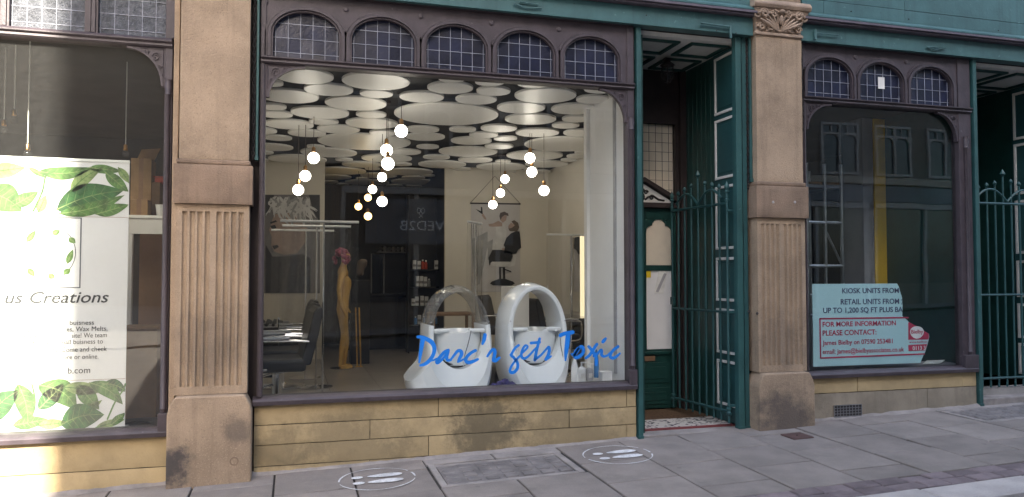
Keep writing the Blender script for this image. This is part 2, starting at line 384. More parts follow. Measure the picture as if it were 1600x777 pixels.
# mosaic of small stone pieces: white ground with black pieces
mm = mat('mosaic', (.55,.52,.48), .6, var=.15, scale=25)
nn = mm.node_tree; vor = nn.nodes.new('ShaderNodeTexVoronoi'); vor.inputs['Scale'].default_value = 38; g_ = nn.nodes.new('ShaderNodeNewGeometry'); nn.links.new(g_.outputs['Position'], vor.inputs['Vector'])
rr_ = nn.nodes.new('ShaderNodeValToRGB'); rr_.color_ramp.interpolation = 'CONSTANT'; rr_.color_ramp.elements[0].color = (.03,.03,.04,1); rr_.color_ramp.elements[1].position = .24; rr_.color_ramp.elements[1].color = (.55,.52,.48,1)
sp_ = nn.nodes.new('ShaderNodeSeparateColor'); nn.links.new(vor.outputs['Color'], sp_.inputs[0]); nn.links.new(sp_.outputs[0], rr_.inputs[0]); nn.links.new(rr_.outputs[0], nn.nodes['Principled BSDF'].inputs['Base Color'])
emit('bulb_warm', (1.0, .945, .86), 4.2); emit('bulb_amber', (1.0, .66, .22), 1.6); emit('tube_light', (1.0, .86, .58), .22)
glass('shop_glass', (.96,.975,.97), .0010, .9, dirt_haze=.003, boost=1.25); glass('wavy_glass', (.93,.96,.96), .0010, 1.1, dirt_haze=.002, boost=1.45); glass('dusty_glare_glass', (.93,.95,.93), .0015, 1.2, dirt_haze=.02)  # the left pane's pale dust film also stands in for sun glare
glass('clear_plastic', (.95,.95,.95), .05, 5, rough=.06, dirt_haze=.02); glass('acrylic', (.98,.985,.985), 0, rough=.08, dirt_haze=.13, boost=.9)

# ================================================================== THE SETTING
def sheet(name, mat_, x0, x1, y0, y1, fz, kind='structure'):
    o = B().add([(x0,y0,fz(x0,y0)),(x1,y0,fz(x1,y0)),(x1,y1,fz(x1,y1)),(x0,y1,fz(x0,y1))], [(0,1,2,3)]).build(name, mat_)
    return tag(o, kind=kind)
KERB_Y0, KERB_Y1, SETT_Y1 = -2.30, -2.0, -1.75
sheet('ground', 'concrete', -250, 250, -250, 250, lambda x, y: -.24 + .03*x if abs(x) < 60 else -.24 + .03*60*(1 if x > 0 else -1))
sheet('road', 'asphalt', -120, 120, -14, KERB_Y0 + .02, lambda x, y: -.205 + .03*x)
pav = sheet('pavement', 'joint', -14, 22, KERB_Y0 + .1, .1, lambda x, y: ground(x, y) - .014)
far_pav = sheet('far_pavement', 'slab', -120, 120, -16.4, -14, lambda x, y: -.10 + .03*x)

def slab_mesh(bld, x0, x1, y0, y1, h=.05, ch=.004, dz=0.0, gap=.0075):
    x0 += gap; x1 -= gap; y0 += gap; y1 -= gap
    ax, ay = random.uniform(-.0045, .0045), random.uniform(-.0045, .0045)
    def z(x, y, o): return ground(x, y) + o + dz + ax*(x-x0)/(x1-x0) + ay*(y-y0)/(y1-y0)
    vs_ = [(x, y, z(x, y, -h)) for x, y in ((x0,y0),(x1,y0),(x1,y1),(x0,y1))]
    vs_ += [(x, y, z(x, y, -ch)) for x, y in ((x0,y0),(x1,y0),(x1,y1),(x0,y1))]
    c = ch
    vs_ += [(x, y, z(x, y, 0)) for x, y in ((x0+c,y0+c),(x1-c,y0+c),(x1-c,y1-c),(x0+c,y1-c))]
    fs_ = [(0,1,5,4),(1,2,6,5),(2,3,7,6),(3,0,4,7),(4,5,9,8),(5,6,10,9),(6,7,11,10),(7,4,8,11),(8,9,10,11)]
    bld.add(vs_, fs_); return bld
SW = .583
for k in range(-9, 14):
    x0 = 2.22 + SW*k; x1 = x0 + SW
    js = [.06, -.61, -1.17, -1.75] if k % 2 == 0 else [.06, -.30, -.885, -1.47, -1.75]
    if k in (-2, -1): js = [-.82] + [j for j in js if j < -1]
    if k in (7, 8): js = [-.62] + [j for j in js if j < -.7]
    for a, b in zip(js[:-1], js[1:]):
        if a - b < .05: continue
        slab_mesh(B(), x0, x1, b, a).build('paving_slab', 'slab', pav)
# inspection covers let into the pavement
def cover(x0, x1, y0, y1, label, nx, ny):
    t = thing('inspection_cover', label, 'manhole cover', (x0, y0, ground(x0, y0)))
    slab_mesh(B(), x0, x1, y0, y1, dz=-.006).build('plate', 'cover_steel', t)
    f = B()
    for (a, b, c, d) in ((x0-.0, x1, y0-.05, y0), (x0, x1, y1, y1+.05), (x0-.05, x0, y0-.05, y1+.05), (x1, x1+.05, y0-.05, y1+.05)):
        slab_mesh(f, a, b, c, d, dz=-.002, gap=0)
    f.build('rim', 'concrete', t)
    p = B()
    for i in range(nx):
        for j in range(ny):
            cx, cy = x0 + (i+.5)*(x1-x0)/nx, y0 + (j+.5)*(y1-y0)/ny; hw, hh = (x1-x0)/nx*.34, (y1-y0)/ny*.3
            slab_mesh(p, cx-hw, cx+hw, cy-hh, cy+hh, h=.02, dz=.0015, gap=0)
    tag(p.build('tread_pattern', 'cover_steel', t), kind='stuff')
cover(1.12, 2.14, -.76, -.26, 'worn grey recessed inspection cover with tread pads below the salon window', 7, 4)
cover(6.38, 7.38, -.56, -.12, 'dark grey recessed cover in pavement below the right hand window', 9, 5)
slab_mesh(slab_mesh(B(), 1.054, 1.637, -.2, .06), 1.637, 2.22, -.2, .06).build('concrete_fill', 'concrete', pav)
slab_mesh(B(), 6.30, 7.47, -.06, .06).build('concrete_fill', 'concrete', pav)
t = thing('drain_cover', 'small rusty brown square cover before the right stone pillar', 'drain cover', (4.26, -.54, .08))
slab_mesh(B(), 4.25, 4.47, -.55, -.34, h=.03, dz=.006).build('plate', 'rust_cover', t)
slab_mesh(B(), 4.34, 4.38, -.46, -.44, h=.01, dz=.011).build('key_slot', 'iron', t)
# band of setts and the kerb
def setts(parent):
    for row in range(2):
        y0 = SETT_Y1 - .125*(row+1); x = -3.2 + .11*row
        while x < 11:
            l = random.uniform(.19, .27)
            slab_mesh(B(), x, x+l, y0, y0+.125, dz=random.uniform(-.004, .003), ch=.008, gap=.004).build('sett', 'sett', parent); x += l
setts(pav)
kerb = box('kerb', 'joint', None, -14, 22, KERB_Y0+.03, KERB_Y1, -1.2, -.7); tag(kerb, kind='structure')
x = -4.1
while x < 12:
    slab_mesh(B(), x, x+.92, KERB_Y0, KERB_Y1-.004, h=.16, dz=-.002, ch=.015, gap=.005).build('kerb_stone', 'kerb', kerb); x += .92
def fillet(x0, x1, name='mortar_fillet'):
    n_ = int((x1-x0)/.05); vs_ = []; fs_ = []
    for i in range(n_+1):
        x = x0+(x1-x0)*i/n_; h = .012+.02*abs(mnoise.noise((x*3, 2, 1)))+.008*random.random(); d = .02+.05*abs(mnoise.noise((x*2.2, 5, 3)))+.012*random.random()
        vs_ += [(x, .03, ground(x, 0)+h+.004), (x, -.006, ground(x, 0)+h), (x, -.006-d*.5, ground(x, 0)+h*.35+.002), (x, -.006-d, ground(x, 0)-.004)]
    for i in range(n_):
        for k in range(3): fs_.append((i*4+k, i*4+k+1, (i+1)*4+k+1, (i+1)*4+k))
    B().add(vs_, fs_).build(name, 'concrete', pav, smooth=True)
fillet(-.3, 3.0); fillet(4.76, 6.88); fillet(-5.3, -.89)
# stencilled footprints: chalk white ring and two shoe prints
def footprint(cx, cy, label):
    t = thing('floor_marking', label, 'floor marking', (cx, cy, ground(cx, cy)), 'white distancing marks stencilled on the paving')
    def P(x, y): return (x, y, ground(x, y) + .0075)
    def patch(name, polys):
        b = B()
        for q in polys: b.add([P(*p) for p in q], [tuple(range(len(q)))])
        b.build(name, 'chalk_paint', t)
    n = 64; ring = []
    for i in range(n):
        a0, a1 = 2*math.pi*i/n, 2*math.pi*(i+1)/n; w0 = .011 + .004*math.sin(5*a0+cx)
        if i % 29 in (3, 4): continue
        ring.append([(cx+.29*math.cos(a0), cy+.29*math.sin(a0)), (cx+.29*math.cos(a1), cy+.29*math.sin(a1)),
                     (cx+(.29-w0)*math.cos(a1), cy+(.29-w0)*math.sin(a1)), (cx+(.29-w0)*math.cos(a0), cy+(.29-w0)*math.sin(a0))])
    patch('ring', ring)
    for dy in (.075, -.075):
        sole = []; heel = []
        for i in range(20):
            a = 2*math.pi*i/20; u, v = math.cos(a), math.sin(a)
            sole.append((cx + .06 + u*.135 + .06*dy, cy + dy + v*(.046 + .012*u)))
        for i in range(14):
            a = 2*math.pi*i/14; heel.append((cx - .145 + .045*math.cos(a), cy + dy + .034*math.sin(a)))
        patch('shoe_print', [sole, heel])
footprint(.64, -.46, 'white stencilled ring with two shoe prints nearest the left pillar')
footprint(2.61, -.47, 'white stencilled ring with two shoe prints just left of the doorway')

# ------------------------------------------------------------------ stone pillars
def make_pillar(cx, label):
    t = thing('stone_pillar', label, 'pillar', (cx, 0, 0), 'carved stone pillars between the shopfronts')
    H = .30
    prof = [(cx-H, -.35), (cx+H, -.35), (cx+H, .47), (cx+H-.012, .52), (cx+H-.045, .585), (cx+H-.06, .60), (cx-H+.06, .60), (cx-H+.045, .585), (cx-H+.012, .52), (cx-H, .47)]
    B().prism(prof, -.165, .06).build('plinth_block', 'stone_pink', t, .012)
    # fluted block: eight grooves in two groups of four
    def plan(grooves):
        pts = [(cx-.262, .055), (cx-.262, -.10)]
        if grooves:
            for g in range(8):
                gx = cx - .202 + g*.0535 + (.03 if g > 3 else 0); rr = .019
                for k in range(7):
                    a = math.pi*k/6; pts.append((gx - rr*math.cos(a), -.10 + rr*1.1*math.sin(a)))
        pts += [(cx+.262, -.10), (cx+.262, .055)]
        return pts
    B().prism(plan(True), .665, 2.0, 'z').build('fluted_block', 'stone_pink', t)
    box('fluted_base', 'stone_pink', t, cx-.262, cx+.262, -.10, .055, .604, .665)
    box('fluted_head', 'stone_pink', t, cx-.262, cx+.262, -.10, .055, 2.0, 2.055)
    rough_block('band_block', 'stone_band', t, cx-.285, cx+.285, -.135, .057, 2.058, 2.36, .003, .03, 7, .006)
    B().box(cx-.268, cx+.268, -.118, .056, 2.362, 2.40).build('band_cap', 'stone_band', t, .01)
    rough_block('shaft', 'stone_pink', t, cx-.253, cx+.253, -.10, .05, 2.402, 3.815, .0022, .03, 6, .004)
    # capital with carved leaves
    c = B()
    lv = [(-.262, -.118, 3.80), (-.262, -.118, 3.825), (-.25, -.10, 3.84), (-.255, -.105, 3.92), (-.285, -.14, 4.0), (-.30, -.16, 4.045)]
    vs_ = []; fs_ = []
    for (hx, y, z) in lv: vs_ += [(cx+hx, y, z), (cx-hx, y, z), (cx-hx, .052, z), (cx+hx, .052, z)]
    for i in range(len(lv)-1):
        for k in range(4): fs_.append((i*4+k, i*4+(k+1) % 4, (i+1)*4+(k+1) % 4, (i+1)*4+k))
    fs_ += [(3,2,1,0), tuple(20+k for k in range(4))]
    c.add(vs_, fs_); cap = c.build('capital', 'stone_carved', t, .006)
    def spiral(x, z, r, s, y, turns=1.5, a0=0, rad=.011):
        return [(x + s*r*(1-k/22*.82)*math.cos(a0 + turns*2*math.pi*k/22), y - .012*k/22, z + r*(1-k/22*.82)*math.sin(a0 + turns*2*math.pi*k/22)) for k in range(23)]
    o = B()
    for s in (-1, 1):
        o.tube(spiral(cx+s*.19, 3.995, .048, s, -.15), .0125, 6); o.tube(spiral(cx+s*.10, 3.875, .036, -s, -.118), .0105, 6)
        o.tube(spiral(cx+s*.205, 3.875, .036, s, -.118), .0105, 6); o.tube(spiral(cx+s*.085, 4.0, .036, s, -.142, a0=1), .010, 6)
        for k in range(5):
            o.tube([(cx+s*.02, -.113, 3.85), (cx+s*(.03+.03*k), -.128-.006*k, 3.90+.012*(4-k)), (cx+s*(.05+.045*k), -.15, 3.94+.014*(4-k))], [.012,.014,.007], 6)
        for k in range(9):
            o.ball((cx+s*(.05+.025*k), -.15-.004*math.sin(k*2), 4.02 + .014*math.sin(k*1.3) - .002*k), .019, 8, (1, .8, .8))
        o.tube(spiral(cx+s*.262, 3.99, .05, s, -.13), .013, 6)
    o.ball((cx, -.14, 3.95), .032, 10, (.7, .8, 1.5)); o.ball((cx, -.155, 4.025), .03, 10, (1.2, .8, .8))
    for k in range(7): o.ball((cx-.2+.067*k, -.112, 3.848), .017, 8, (1.3, .8, .8))
    for s in (-1, 1):
        for y in (-.05, .0): o.ball((cx+s*.262, y, 3.93), .03, 8, (.7, 1, 1.6))
    o.build('carved_leaves', 'stone_carved', cap, smooth=True)
    B().prism([(-.17, 4.047), (-.185, 4.075), (-.185, 4.09), (-.165, 4.12), (-.15, 4.13), (.055, 4.13), (.055, 4.047)], cx-.315, cx+.315, 'x').build('abacus', 'stone_carved', t, .006)
    B().box(cx-.25, cx+.25, -.10, .055, 4.133, 5.0).build('upper_block', 'stone_band', t, .006)
    return t
p1 = make_pillar(-.584, 'fluted sandstone pillar left of the salon window, scraped at its foot')
p2 = copy_tree(p1); p2.location.x = 4.470; p2['label'] = 'fluted sandstone pillar with carved leafy capital right of the doorway'
B().box(-.892, -.852, -.03, .06, -.3, 4.6).build('side_strip', 'stone_pink', p1, .004)
hole = B().lathe([(.022, 0), (.03, -.004), (.034, 0)], (-.405, -.164, .10), 14, 'y').build('plug_hole', 'stone_band', p1)
for (px, py) in ((1168, 487), (1181, 490)):
    q = at(px + 2, py, -.101); B().lathe([(.012, .004), (.014, -.003), (.008, -.005)], tuple(q), 8, 'y').build('rusty_fixing', 'iron', p2)
for (px, py) in ((1208, 316), (1242, 316)):
    q = at(px, py, -.136); B().lathe([(.013, .004), (.013, -.003), (.006, -.004)], tuple(q), 10, 'y').build('filled_hole', 'kerb', p2)

# ------------------------------------------------------------------ low stone walls under the windows
def stone_wall(name, label, courses, mats, y=0.0, yb=.25):
    x0, x1 = courses[0][2][0], courses[0][2][-1]
    t = thing(name, label, 'wall', ((x0+x1)/2, y, 0))
    box('mortar_bed', 'mortar', t, x0+.01, x1-.01, y+.014, yb, -.5, courses[0][1]-.006)
    for i, (z0, z1, xs) in enumerate(courses):
        for a, b in zip(xs[:-1], xs[1:]):
            dy = random.uniform(-.003, .004)
            rough_block('stone', mats[i], t, a+.003, b-.003, y+dy, yb-.02, z0+.003, z1-.003)
    return t
yel = 'stone_yellow'
stone_wall('plinth_wall', 'stained yellow sandstone plinth wall beneath the salon window',
    [(.328, .488, [-.275, xf(686), xf(978), 3.003]), (.172, .328, [-.275, xf(580), xf(889), 3.003]), (.005, .172, [-.275, xf(671), xf(978), 3.003]), (-.4, .005, [-.275, xf(580), 3.0])], [yel]*4)
stone_wall('plinth_wall', 'yellow over grey stone plinth wall with iron vent beneath the right window',
    [(.362, .512, [4.775, xf(1337), xf(1500), 6.872]), (-.4, .362, [4.775, xf(1445), 6.872])], [yel, 'stone_grey'])
stone_wall('plinth_wall', 'sunlit sandstone plinth wall beneath the banner at far left',
    [(.055, .288, [-5.3, -3.1, -.89]), (-.4, .055, [-5.3, -4, -2.2, -.89])], [yel, yel])
a, b = at(1304, 656, -.012), at(1346, 632, -.012)
t = thing('vent_grille', 'black iron vent grille in the grey stone beneath right window', 'vent', (a.x, -.01, a.z))
box('back_plate', 'iron', t, a.x, b.x, -.006, .01, a.z, b.z)
f = B(); n = 9
for i in range(n+1): f.box(a.x+(b.x-a.x)*i/n-.004, a.x+(b.x-a.x)*i/n+.004, -.016, -.006, a.z, b.z)
for i in range(6): f.box(a.x, b.x, -.0175, -.0165+.008, a.z+(b.z-a.z)*i/5-.004, a.z+(b.z-a.z)*i/5+.004)
f.build('grid', 'steel', t)

# ------------------------------------------------------------------ shopfronts
def arch_path(cx, hw, zb, zs, rise, n=18):
    p = [(cx-hw, zb), (cx+hw, zb), (cx+hw, zs)]
    p += [(cx+hw*math.cos(math.pi*i/n), zs+rise*math.sin(math.pi*i/n)) for i in range(1, n)]
    p += [(cx-hw, zs)]
    return p
def clip(poly, conv):
    out = poly
    for i in range(len(conv)):
        a, b = conv[i], conv[(i+1) % len(conv)]; inp = out; out = []
        def side(p): return (b[0]-a[0])*(p[1]-a[1]) - (b[1]-a[1])*(p[0]-a[0])
        for j in range(len(inp)):
            p, q = inp[j], inp[(j+1) % len(inp)]; sp, sq = side(p), side(q)
            if sp >= 0: out.append(p)
            if sp*sq < 0:
                t_ = sp/(sp-sq); out.append((p[0]+(q[0]-p[0])*t_, p[1]+(q[1]-p[1])*t_))
        if not out: return []
    return out
def area(p): return abs(sum(p[i][0]*p[(i+1) % len(p)][1]-p[(i+1) % len(p)][0]*p[i][1] for i in range(len(p))))/2
def leaded(parent, path, cw, ch, y, pane_mat, came_mat, ox=0, oz=0, name='leaded_light'):
    xs = [p[0] for p in path]; zs = [p[1] for p in path]; x0, x1, z0, z1 = min(xs), max(xs), min(zs), max(zs)
    cm = B(); vx = []; hz = []
    x = x0 + ox
    while x < x1: vx.append(x); x += cw
    z = z0 + oz
    while z < z1: hz.append(z); z += ch
    for x in vx:
        q = clip([(x-.0019, z0), (x+.0019, z0), (x+.0019, z1), (x-.0019, z1)], path)
        if len(q) > 2: cm.prism(q, y-.004, y+.002)
    for z in hz:
        q = clip([(x0, z-.0019), (x1, z-.0019), (x1, z+.0019), (x0, z+.0019)], path)
        if len(q) > 2: cm.prism(q, y-.0045, y+.0015)
    lead = cm.build(name, came_mat, parent)
    gx = [x0] + [v for v in vx if v > x0+.01] + [x1]; gz = [z0] + [v for v in hz if v > z0+.01] + [z1]
    for i in range(len(gx)-1):
        for j in range(len(gz)-1):
            q = clip([(gx[i]+.001, gz[j]+.001), (gx[i+1]-.001, gz[j]+.001), (gx[i+1]-.001, gz[j+1]-.001), (gx[i]+.001, gz[j+1]-.001)], path)
            if len(q) < 3 or area(q) < 2e-4: continue
            tx, tz = random.uniform(-.03, .03), random.uniform(-.03, .03); mx, mz = gx[i], gz[j]; n = len(q)
            vs_ = [(p[0], y + tx*(p[0]-mx) + tz*(p[1]-mz), p[1]) for p in q] + [(p[0], y+.003 + tx*(p[0]-mx) + tz*(p[1]-mz), p[1]) for p in q]
            B().add(vs_, [tuple(range(n)), tuple(range(2*n-1, n-1, -1))] + [(k, k+n, (k+1) % n+n, (k+1) % n) for k in range(n)]).build('pane', pane_mat, lead)
    return lead
def bracket(parent, x, z, s, w_, h_):
    "carved corner bracket under the transom; s = +1 grows to the right"
    pts = [(x, z)] + [(x + s*w_*(1-math.sin(math.pi/2*k/12)), z - h_*(1-math.cos(math.pi/2*k/12))) for k in range(13)]
    pts = [(x, z), (x+s*w_, z), (x+s*w_, z-.012)] + [(x + s*(.018 + (w_-.018)*(1-math.sin(math.pi/2*k/12))), z-.012 - (h_-.012)*(1-math.cos(math.pi/2*k/12))) for k in range(1, 13)] + [(x, z-h_)]
    br = B().prism(pts, -.005, .03).build('corner_bracket', 'purple', parent)
    B().sweep([(p[0], p[1]) for p in pts[2:-1]], -.008, .008, -.016, .028).build('bracket_edge', 'purple', br)
    o = B(); c = (x + s*w_*.24, z - h_*.24)
    for (dx, dz, r) in ((0, 0, w_*.13), (w_*.26, .09*h_, w_*.08), (-.09*w_, -h_*.27, w_*.08), (w_*.45, .15*h_, w_*.045), (-.13*w_, -h_*.46, w_*.045)):
        o.tube([(c[0]+s*dx + r*(1-k/20*.8)*math.cos(k*.55), -.009, c[1]+dz + r*(1-k/20*.8)*math.sin(k*.55)) for k in range(20)], .005, 5)
    o.tube([(x+s*.012, -.006, z-.012), (x+s*w_*.75, -.006, z-.012)], .004, 5); o.tube([(x+s*.012, -.006, z-.012), (x+s*.012, -.006, z-h_*.75)], .004, 5)
    o.build('carved_scroll', 'purple', br)
def shopfront(label, x0, x1, zsill, ztr, zlb, zs, rise, centers, hw, ztop, glass_mat, pane_mat, jl, jr, oz=.05, left_b=True, right_b=True, cw=.097, ch=.118):
    t = thing('shopfront_window', label, 'shop window', ((x0+x1)/2, 0, zsill))
    gz0 = zsill + .062
    B().prism([(-.045, zsill), (-.05, zsill+.035), (-.035, zsill+.05), (.02, zsill+.064), (.14, zsill+.064), (.14, zsill)], x0-.03, x1+.004, 'x').build('sill', 'purple', t, .003)
    B().box(x0, x0+jl, -.012, .09, gz0+.003, ztop).box(x0+jl*.25, x0+jl*.75, -.024, -.012, gz0+.003, ztr).build('jamb', 'purple', t, .005)
    jb = B().box(x1-jr, x1, -.012, .09, gz0+.003, ztop).build('jamb', 'purple', t, .005)
    cx = x1 - jr/2
    B().lathe([(.02, 0), (.02, .02), (.027, .03), (.02, .04), (.018, ztr-.5-gz0), (.027, ztr-.485-gz0), (.02, ztr-.47-gz0), (.03, ztr-.42-gz0), (.022, ztr-.40-gz0), (.03, ztr-.37-gz0)], (cx, -.018, gz0+.12), 10).build('colonnette', 'purple', jb, smooth=True)
    B().box(x1-jr-.008, x1+.006, -.045, .0, gz0-.05, gz0+.115).build('base_block', 'purple', jb, .006)
    # transom rail with mouldings
    B().prism([(-.02, ztr), (-.035, ztr+.012), (-.03, ztr+.03), (-.05, ztr+.042), (-.05, ztr+.052), (-.02, zlb-.003), (.09, zlb-.003), (.09, ztr)], x0+.004, x1-.004, 'x').build('transom', 'purple', t)
    # arched frame
    fr = B(); y0, y1 = .0, .06
    edges = [x0+.003]
    for a, b in zip(centers[:-1], centers[1:]): edges.append((a+b)/2)
    edges.append(x1-.003)
    md = B()
    for c, l, r in zip(centers, edges[:-1], edges[1:]):
        path = arch_path(c, hw, zlb, zs, rise); n = len(path); z1 = ztop - .002
        inner = path[1:]; inner = [path[1]] + path[2:] + [path[0]]
        vs_ = []; fs_ = []
        for p in inner:
            dx, dz = p[0]-c, p[1]-zs
            if p[1] <= zs: q = (r if dx > 0 else l, p[1])
            else:
                k = min((((r-c) if dx > 0 else (l-c))/dx) if abs(dx) > 1e-6 else 1e9, (z1-zs)/max(dz, 1e-6)); q = (c+dx*k, zs+dz*k)
            vs_ += [(p[0], y0, p[1]), (q[0], y0, q[1]), (p[0], y1, p[1])]
        for i in range(len(inner)-1): fs_ += [(i*3, i*3+1, (i+1)*3+1, (i+1)*3), (i*3, (i+1)*3, (i+1)*3+2, i*3+2)]
        # fill the two upper corners
        k = len(vs_)
        fr.add(vs_, fs_)
        tops = [v for v in vs_[1::3]]
        for sx, xx in ((1, r), (-1, l)):
            side = [v for v in tops if abs(v[0]-xx) < 1e-4]; up = [v for v in tops if abs(v[2]-z1) < 1e-4]
            if side and up:
                s_ = max(side, key=lambda v: v[2]); u_ = (max if sx > 0 else min)(up, key=lambda v: v[0]); fr.add([s_, (xx, y0, z1), u_], [(0, 1, 2)])
        arc = [path[1]] + path[2:] + [path[0]]
        md.sweep(arc, -.030, -.004, -.022, .0); md.sweep(arc, -.052, -.034, -.012, .0); md.sweep(arc, -.002, .012, -.008, .03)
        for sx, ex in (((1, r), (-1, l)) if c == centers[0] else ((1, r),)):     # small boss in each spandrel
            md.lathe([(.022, .0), (.022, -.006), (.012, -.01)], (ex - sx*(.0 if 0 < abs(ex-x0) and abs(ex-x1) > .01 and abs(ex-x0) > .01 else .03), 0, ztop-.085), 10, 'y')
        leaded(t, path, cw, ch, .035, pane_mat, 'came_lead', ox=(2*hw % cw)/2+.002, oz=oz)
    fr.build('arched_frame', 'purple', t); md.build('arch_moulding', 'purple', t)
    box('frame_back', 'dark_wood', t, x0+.01, x1-.01, .10, .12, zlb-.02, ztop)
    box('head_rail', 'purple', t, x0+.002, x1-.002, -.03, .1, ztop+.002, 3.86)
    box('glass', glass_mat, t, x0+jl-.004, x1-jr+.004, .04, .046, gz0-.01, ztr+.012)
    if left_b: bracket(t, x0+jl+.001, ztr-.001, 1, .30, .27)
    if right_b: bracket(t, x1-jr-.001, ztr-.001, -1, .27, .30)
    return t
C5 = [.0975, .718, 1.339, 1.959, 2.580]
salon = shopfront('wide salon shop window in purple frame with five arched leaded lights', -.255, 2.992, .488, 3.205, 3.268, 3.46, .20, C5, .272, 3.79, 'shop_glass', 'obscure_dark', .042, .064)
rshop = shopfront('vacant shop window with three arched leaded lights right of the pillar', 4.79, 6.855, .513, 3.215, 3.275, 3.47, .20, [5.117, 5.737, 6.357], .272, 3.79, 'wavy_glass', 'obscure_dark', .035, .16)
lshop = shopfront('shop window with leaf banner inside left of the pillar', -5.2, -.902, .288, 3.268, 3.345, 3.62, .2, [-4.87, -4.25, -3.63, -3.01, -2.39, -1.77, -1.18], .262, 3.95, 'dusty_glare_glass', 'obscure_pebble', .05, .055, left_b=False)
box('paper_note', 'paper', rshop, *[v for v in (at(1371,130,.034).x, at(1381,130,.034).x)], .024, .026, at(1376,139,.03).z, at(1376,121,.03).z)

# beams and fascia above the windows
def fascia(label, x0, x1, seams):
    t = thing('shop_fascia', label, 'fascia', ((x0+x1)/2, -.1, 3.8))
    B().box(x0, x1, -.075, .04, 3.795, 3.965).build('shutter_beam', 'teal', t, .004)
    B().box(x0, x1, -.135, .04, 3.968, 3.985).box(x0, x1, -.155, .04, 3.987, 4.012).build('flashing', 'lead_flash', t, .004)
    B().prism([(-.10, 4.014), (-.145, 4.02), (-.145, 4.035), (-.12, 4.06), (-.105, 4.07), (.04, 4.07), (.04, 4.014)], x0, x1, 'x').build('base_moulding', 'teal', t)
    xs = [x0] + seams + [x1]
    for a, b in zip(xs[:-1], xs[1:]):
        B().box(a+.0015, b-.0015, -.10+random.uniform(-.002, .002), .04, 4.072, 4.20).build('board', 'teal', t, .003)
        B().box(a+.0015, b-.0015, -.10+random.uniform(-.002, .002), .04, 4.203, 4.9).build('board', 'teal', t, .003)
    return t
f1 = fascia('teal painted fascia and beam above the salon window and doorway', -.325, 4.205, [1.1, 2.9])
f2 = fascia('teal painted fascia and beam above the right hand shop', 4.735, 10.5, [4.98, 5.95, 7.6])
f3 = fascia('teal painted fascia above the left hand shop', -9, -.84, [-3.0])
def hook(par, pts, r=.009):
    B().tube([tuple(at(px, py, Y)) for px, py, Y in pts], r, 8).build('awning_arm', 'teal', par, smooth=True)
hook(f1, [(1095, 36, -.10), (1140, 42, -.10)]); hook(f1, [(1141, 40, -.095), (1142, 60, -.095)], .012)
hook(f1, [(803, 6, -.09), (820, 12, -.09), (846, 13, -.09), (840, 7, -.09), (812, 3, -.09)], .006)
hook(f2, [(1274, 46, -.095), (1274, 62, -.095)], .014); hook(f2, [(1276, 52, -.10), (1310, 55, -.10)], .006)
hook(f2, [(1448, 74, -.09), (1463, 73, -.09), (1478, 76, -.09), (1462, 78, -.09), (1448, 74, -.09)], .006)
for par, pts in ((f1, [(1000, 5), (1010, 24), (1120, 48), (1150, 52)]), (f2, [(1330, 18), (1420, 30), (1463, 42), (1520, 60), (1560, 48)])):
    for px, py in pts: B().lathe([(.006, .002), (.006, -.003), (.002, -.005)], tuple(at(px, py, -.104)), 8, 'y').build('screw_head', 'iron', par)
box('soffit', 'dark_wood', f1, -.33, 4.2, .042, .1, 3.80, 3.9); box('soffit', 'dark_wood', f2, 4.74, 10.5, .042, .1, 3.80, 3.9)
# chains and shutter guides beside the pillars
def chain(label, x, y, z0, z1):
    t = thing('hanging_chain', label, 'chain', (x, y, z0)); b = B(); z = z1; k = 0
    while z > z0:
        pts = []
        for i in range(10):
            a = 2*math.pi*i/10; u, v = .011*math.cos(a), .021*math.sin(a)
            pts.append((x + (u if k % 2 == 0 else 0), y + (0 if k % 2 == 0 else u), z + v))
        b.tube(pts, .0042, 5, closed=True); z -= .031; k += 1
    b.build('links', 'iron', t, smooth=True)
chain('rusty chain hanging beside the left pillar', -.303, -.02, 2.42, 3.9)
chain('rusty chain hanging left of the carved capital pillar', 4.177, -.005, 2.35, 3.78)
chain('rusty chain hanging at left edge of the vacant shop window', 4.77, -.035, 2.9, 3.86)
def guide(label, x0, x1, y0, y1, z0, z1, m='teal_post'):
    t = thing('shutter_guide', label, 'post', ((x0+x1)/2, y0, z0))
    B().box(x0, x1, y0, y1, z0, z1).build('channel', m, t, .004)
    B().box(x0-.004, x1+.004, y0-.006, y1, z0, z0+.035).build('foot', m, t, .003)
guide('thin teal shutter guide beside the left pillar', -.286, -.266, -.03, .01, 2.42, 3.79)
guide('tall teal post at left of the open doorway', 3.014, 3.058, -.03, .03, .035, 3.79)
guide('thin teal shutter guide against the carved capital pillar', 4.192, 4.214, -.03, .01, 2.40, 3.79)
guide('tall teal post where the open gate hangs', 4.045, 4.105, -.02, .05, .06, 3.79)
guide('outer tall teal post right of the open gate', 4.122, 4.168, -.005, .05, .06, 3.79, 'teal_dark')
guide('tall teal post between the vacant window and right gate', 6.880, 6.925, -.03, .03, .15, 3.79)
box('recess_shade_strip', 'dark_wood', salon, -.335, -.25, .062, .1, 0, 3.8); box('recess_shade_strip', 'dark_wood', salon, 2.995, 3.02, .035, .1, 0, 3.8); box('recess_shade_strip', 'dark_wood', rshop, 4.72, 4.80, .062, .12, 0, 3.8)  # dark strips painting the shade of the recesses beside the frames

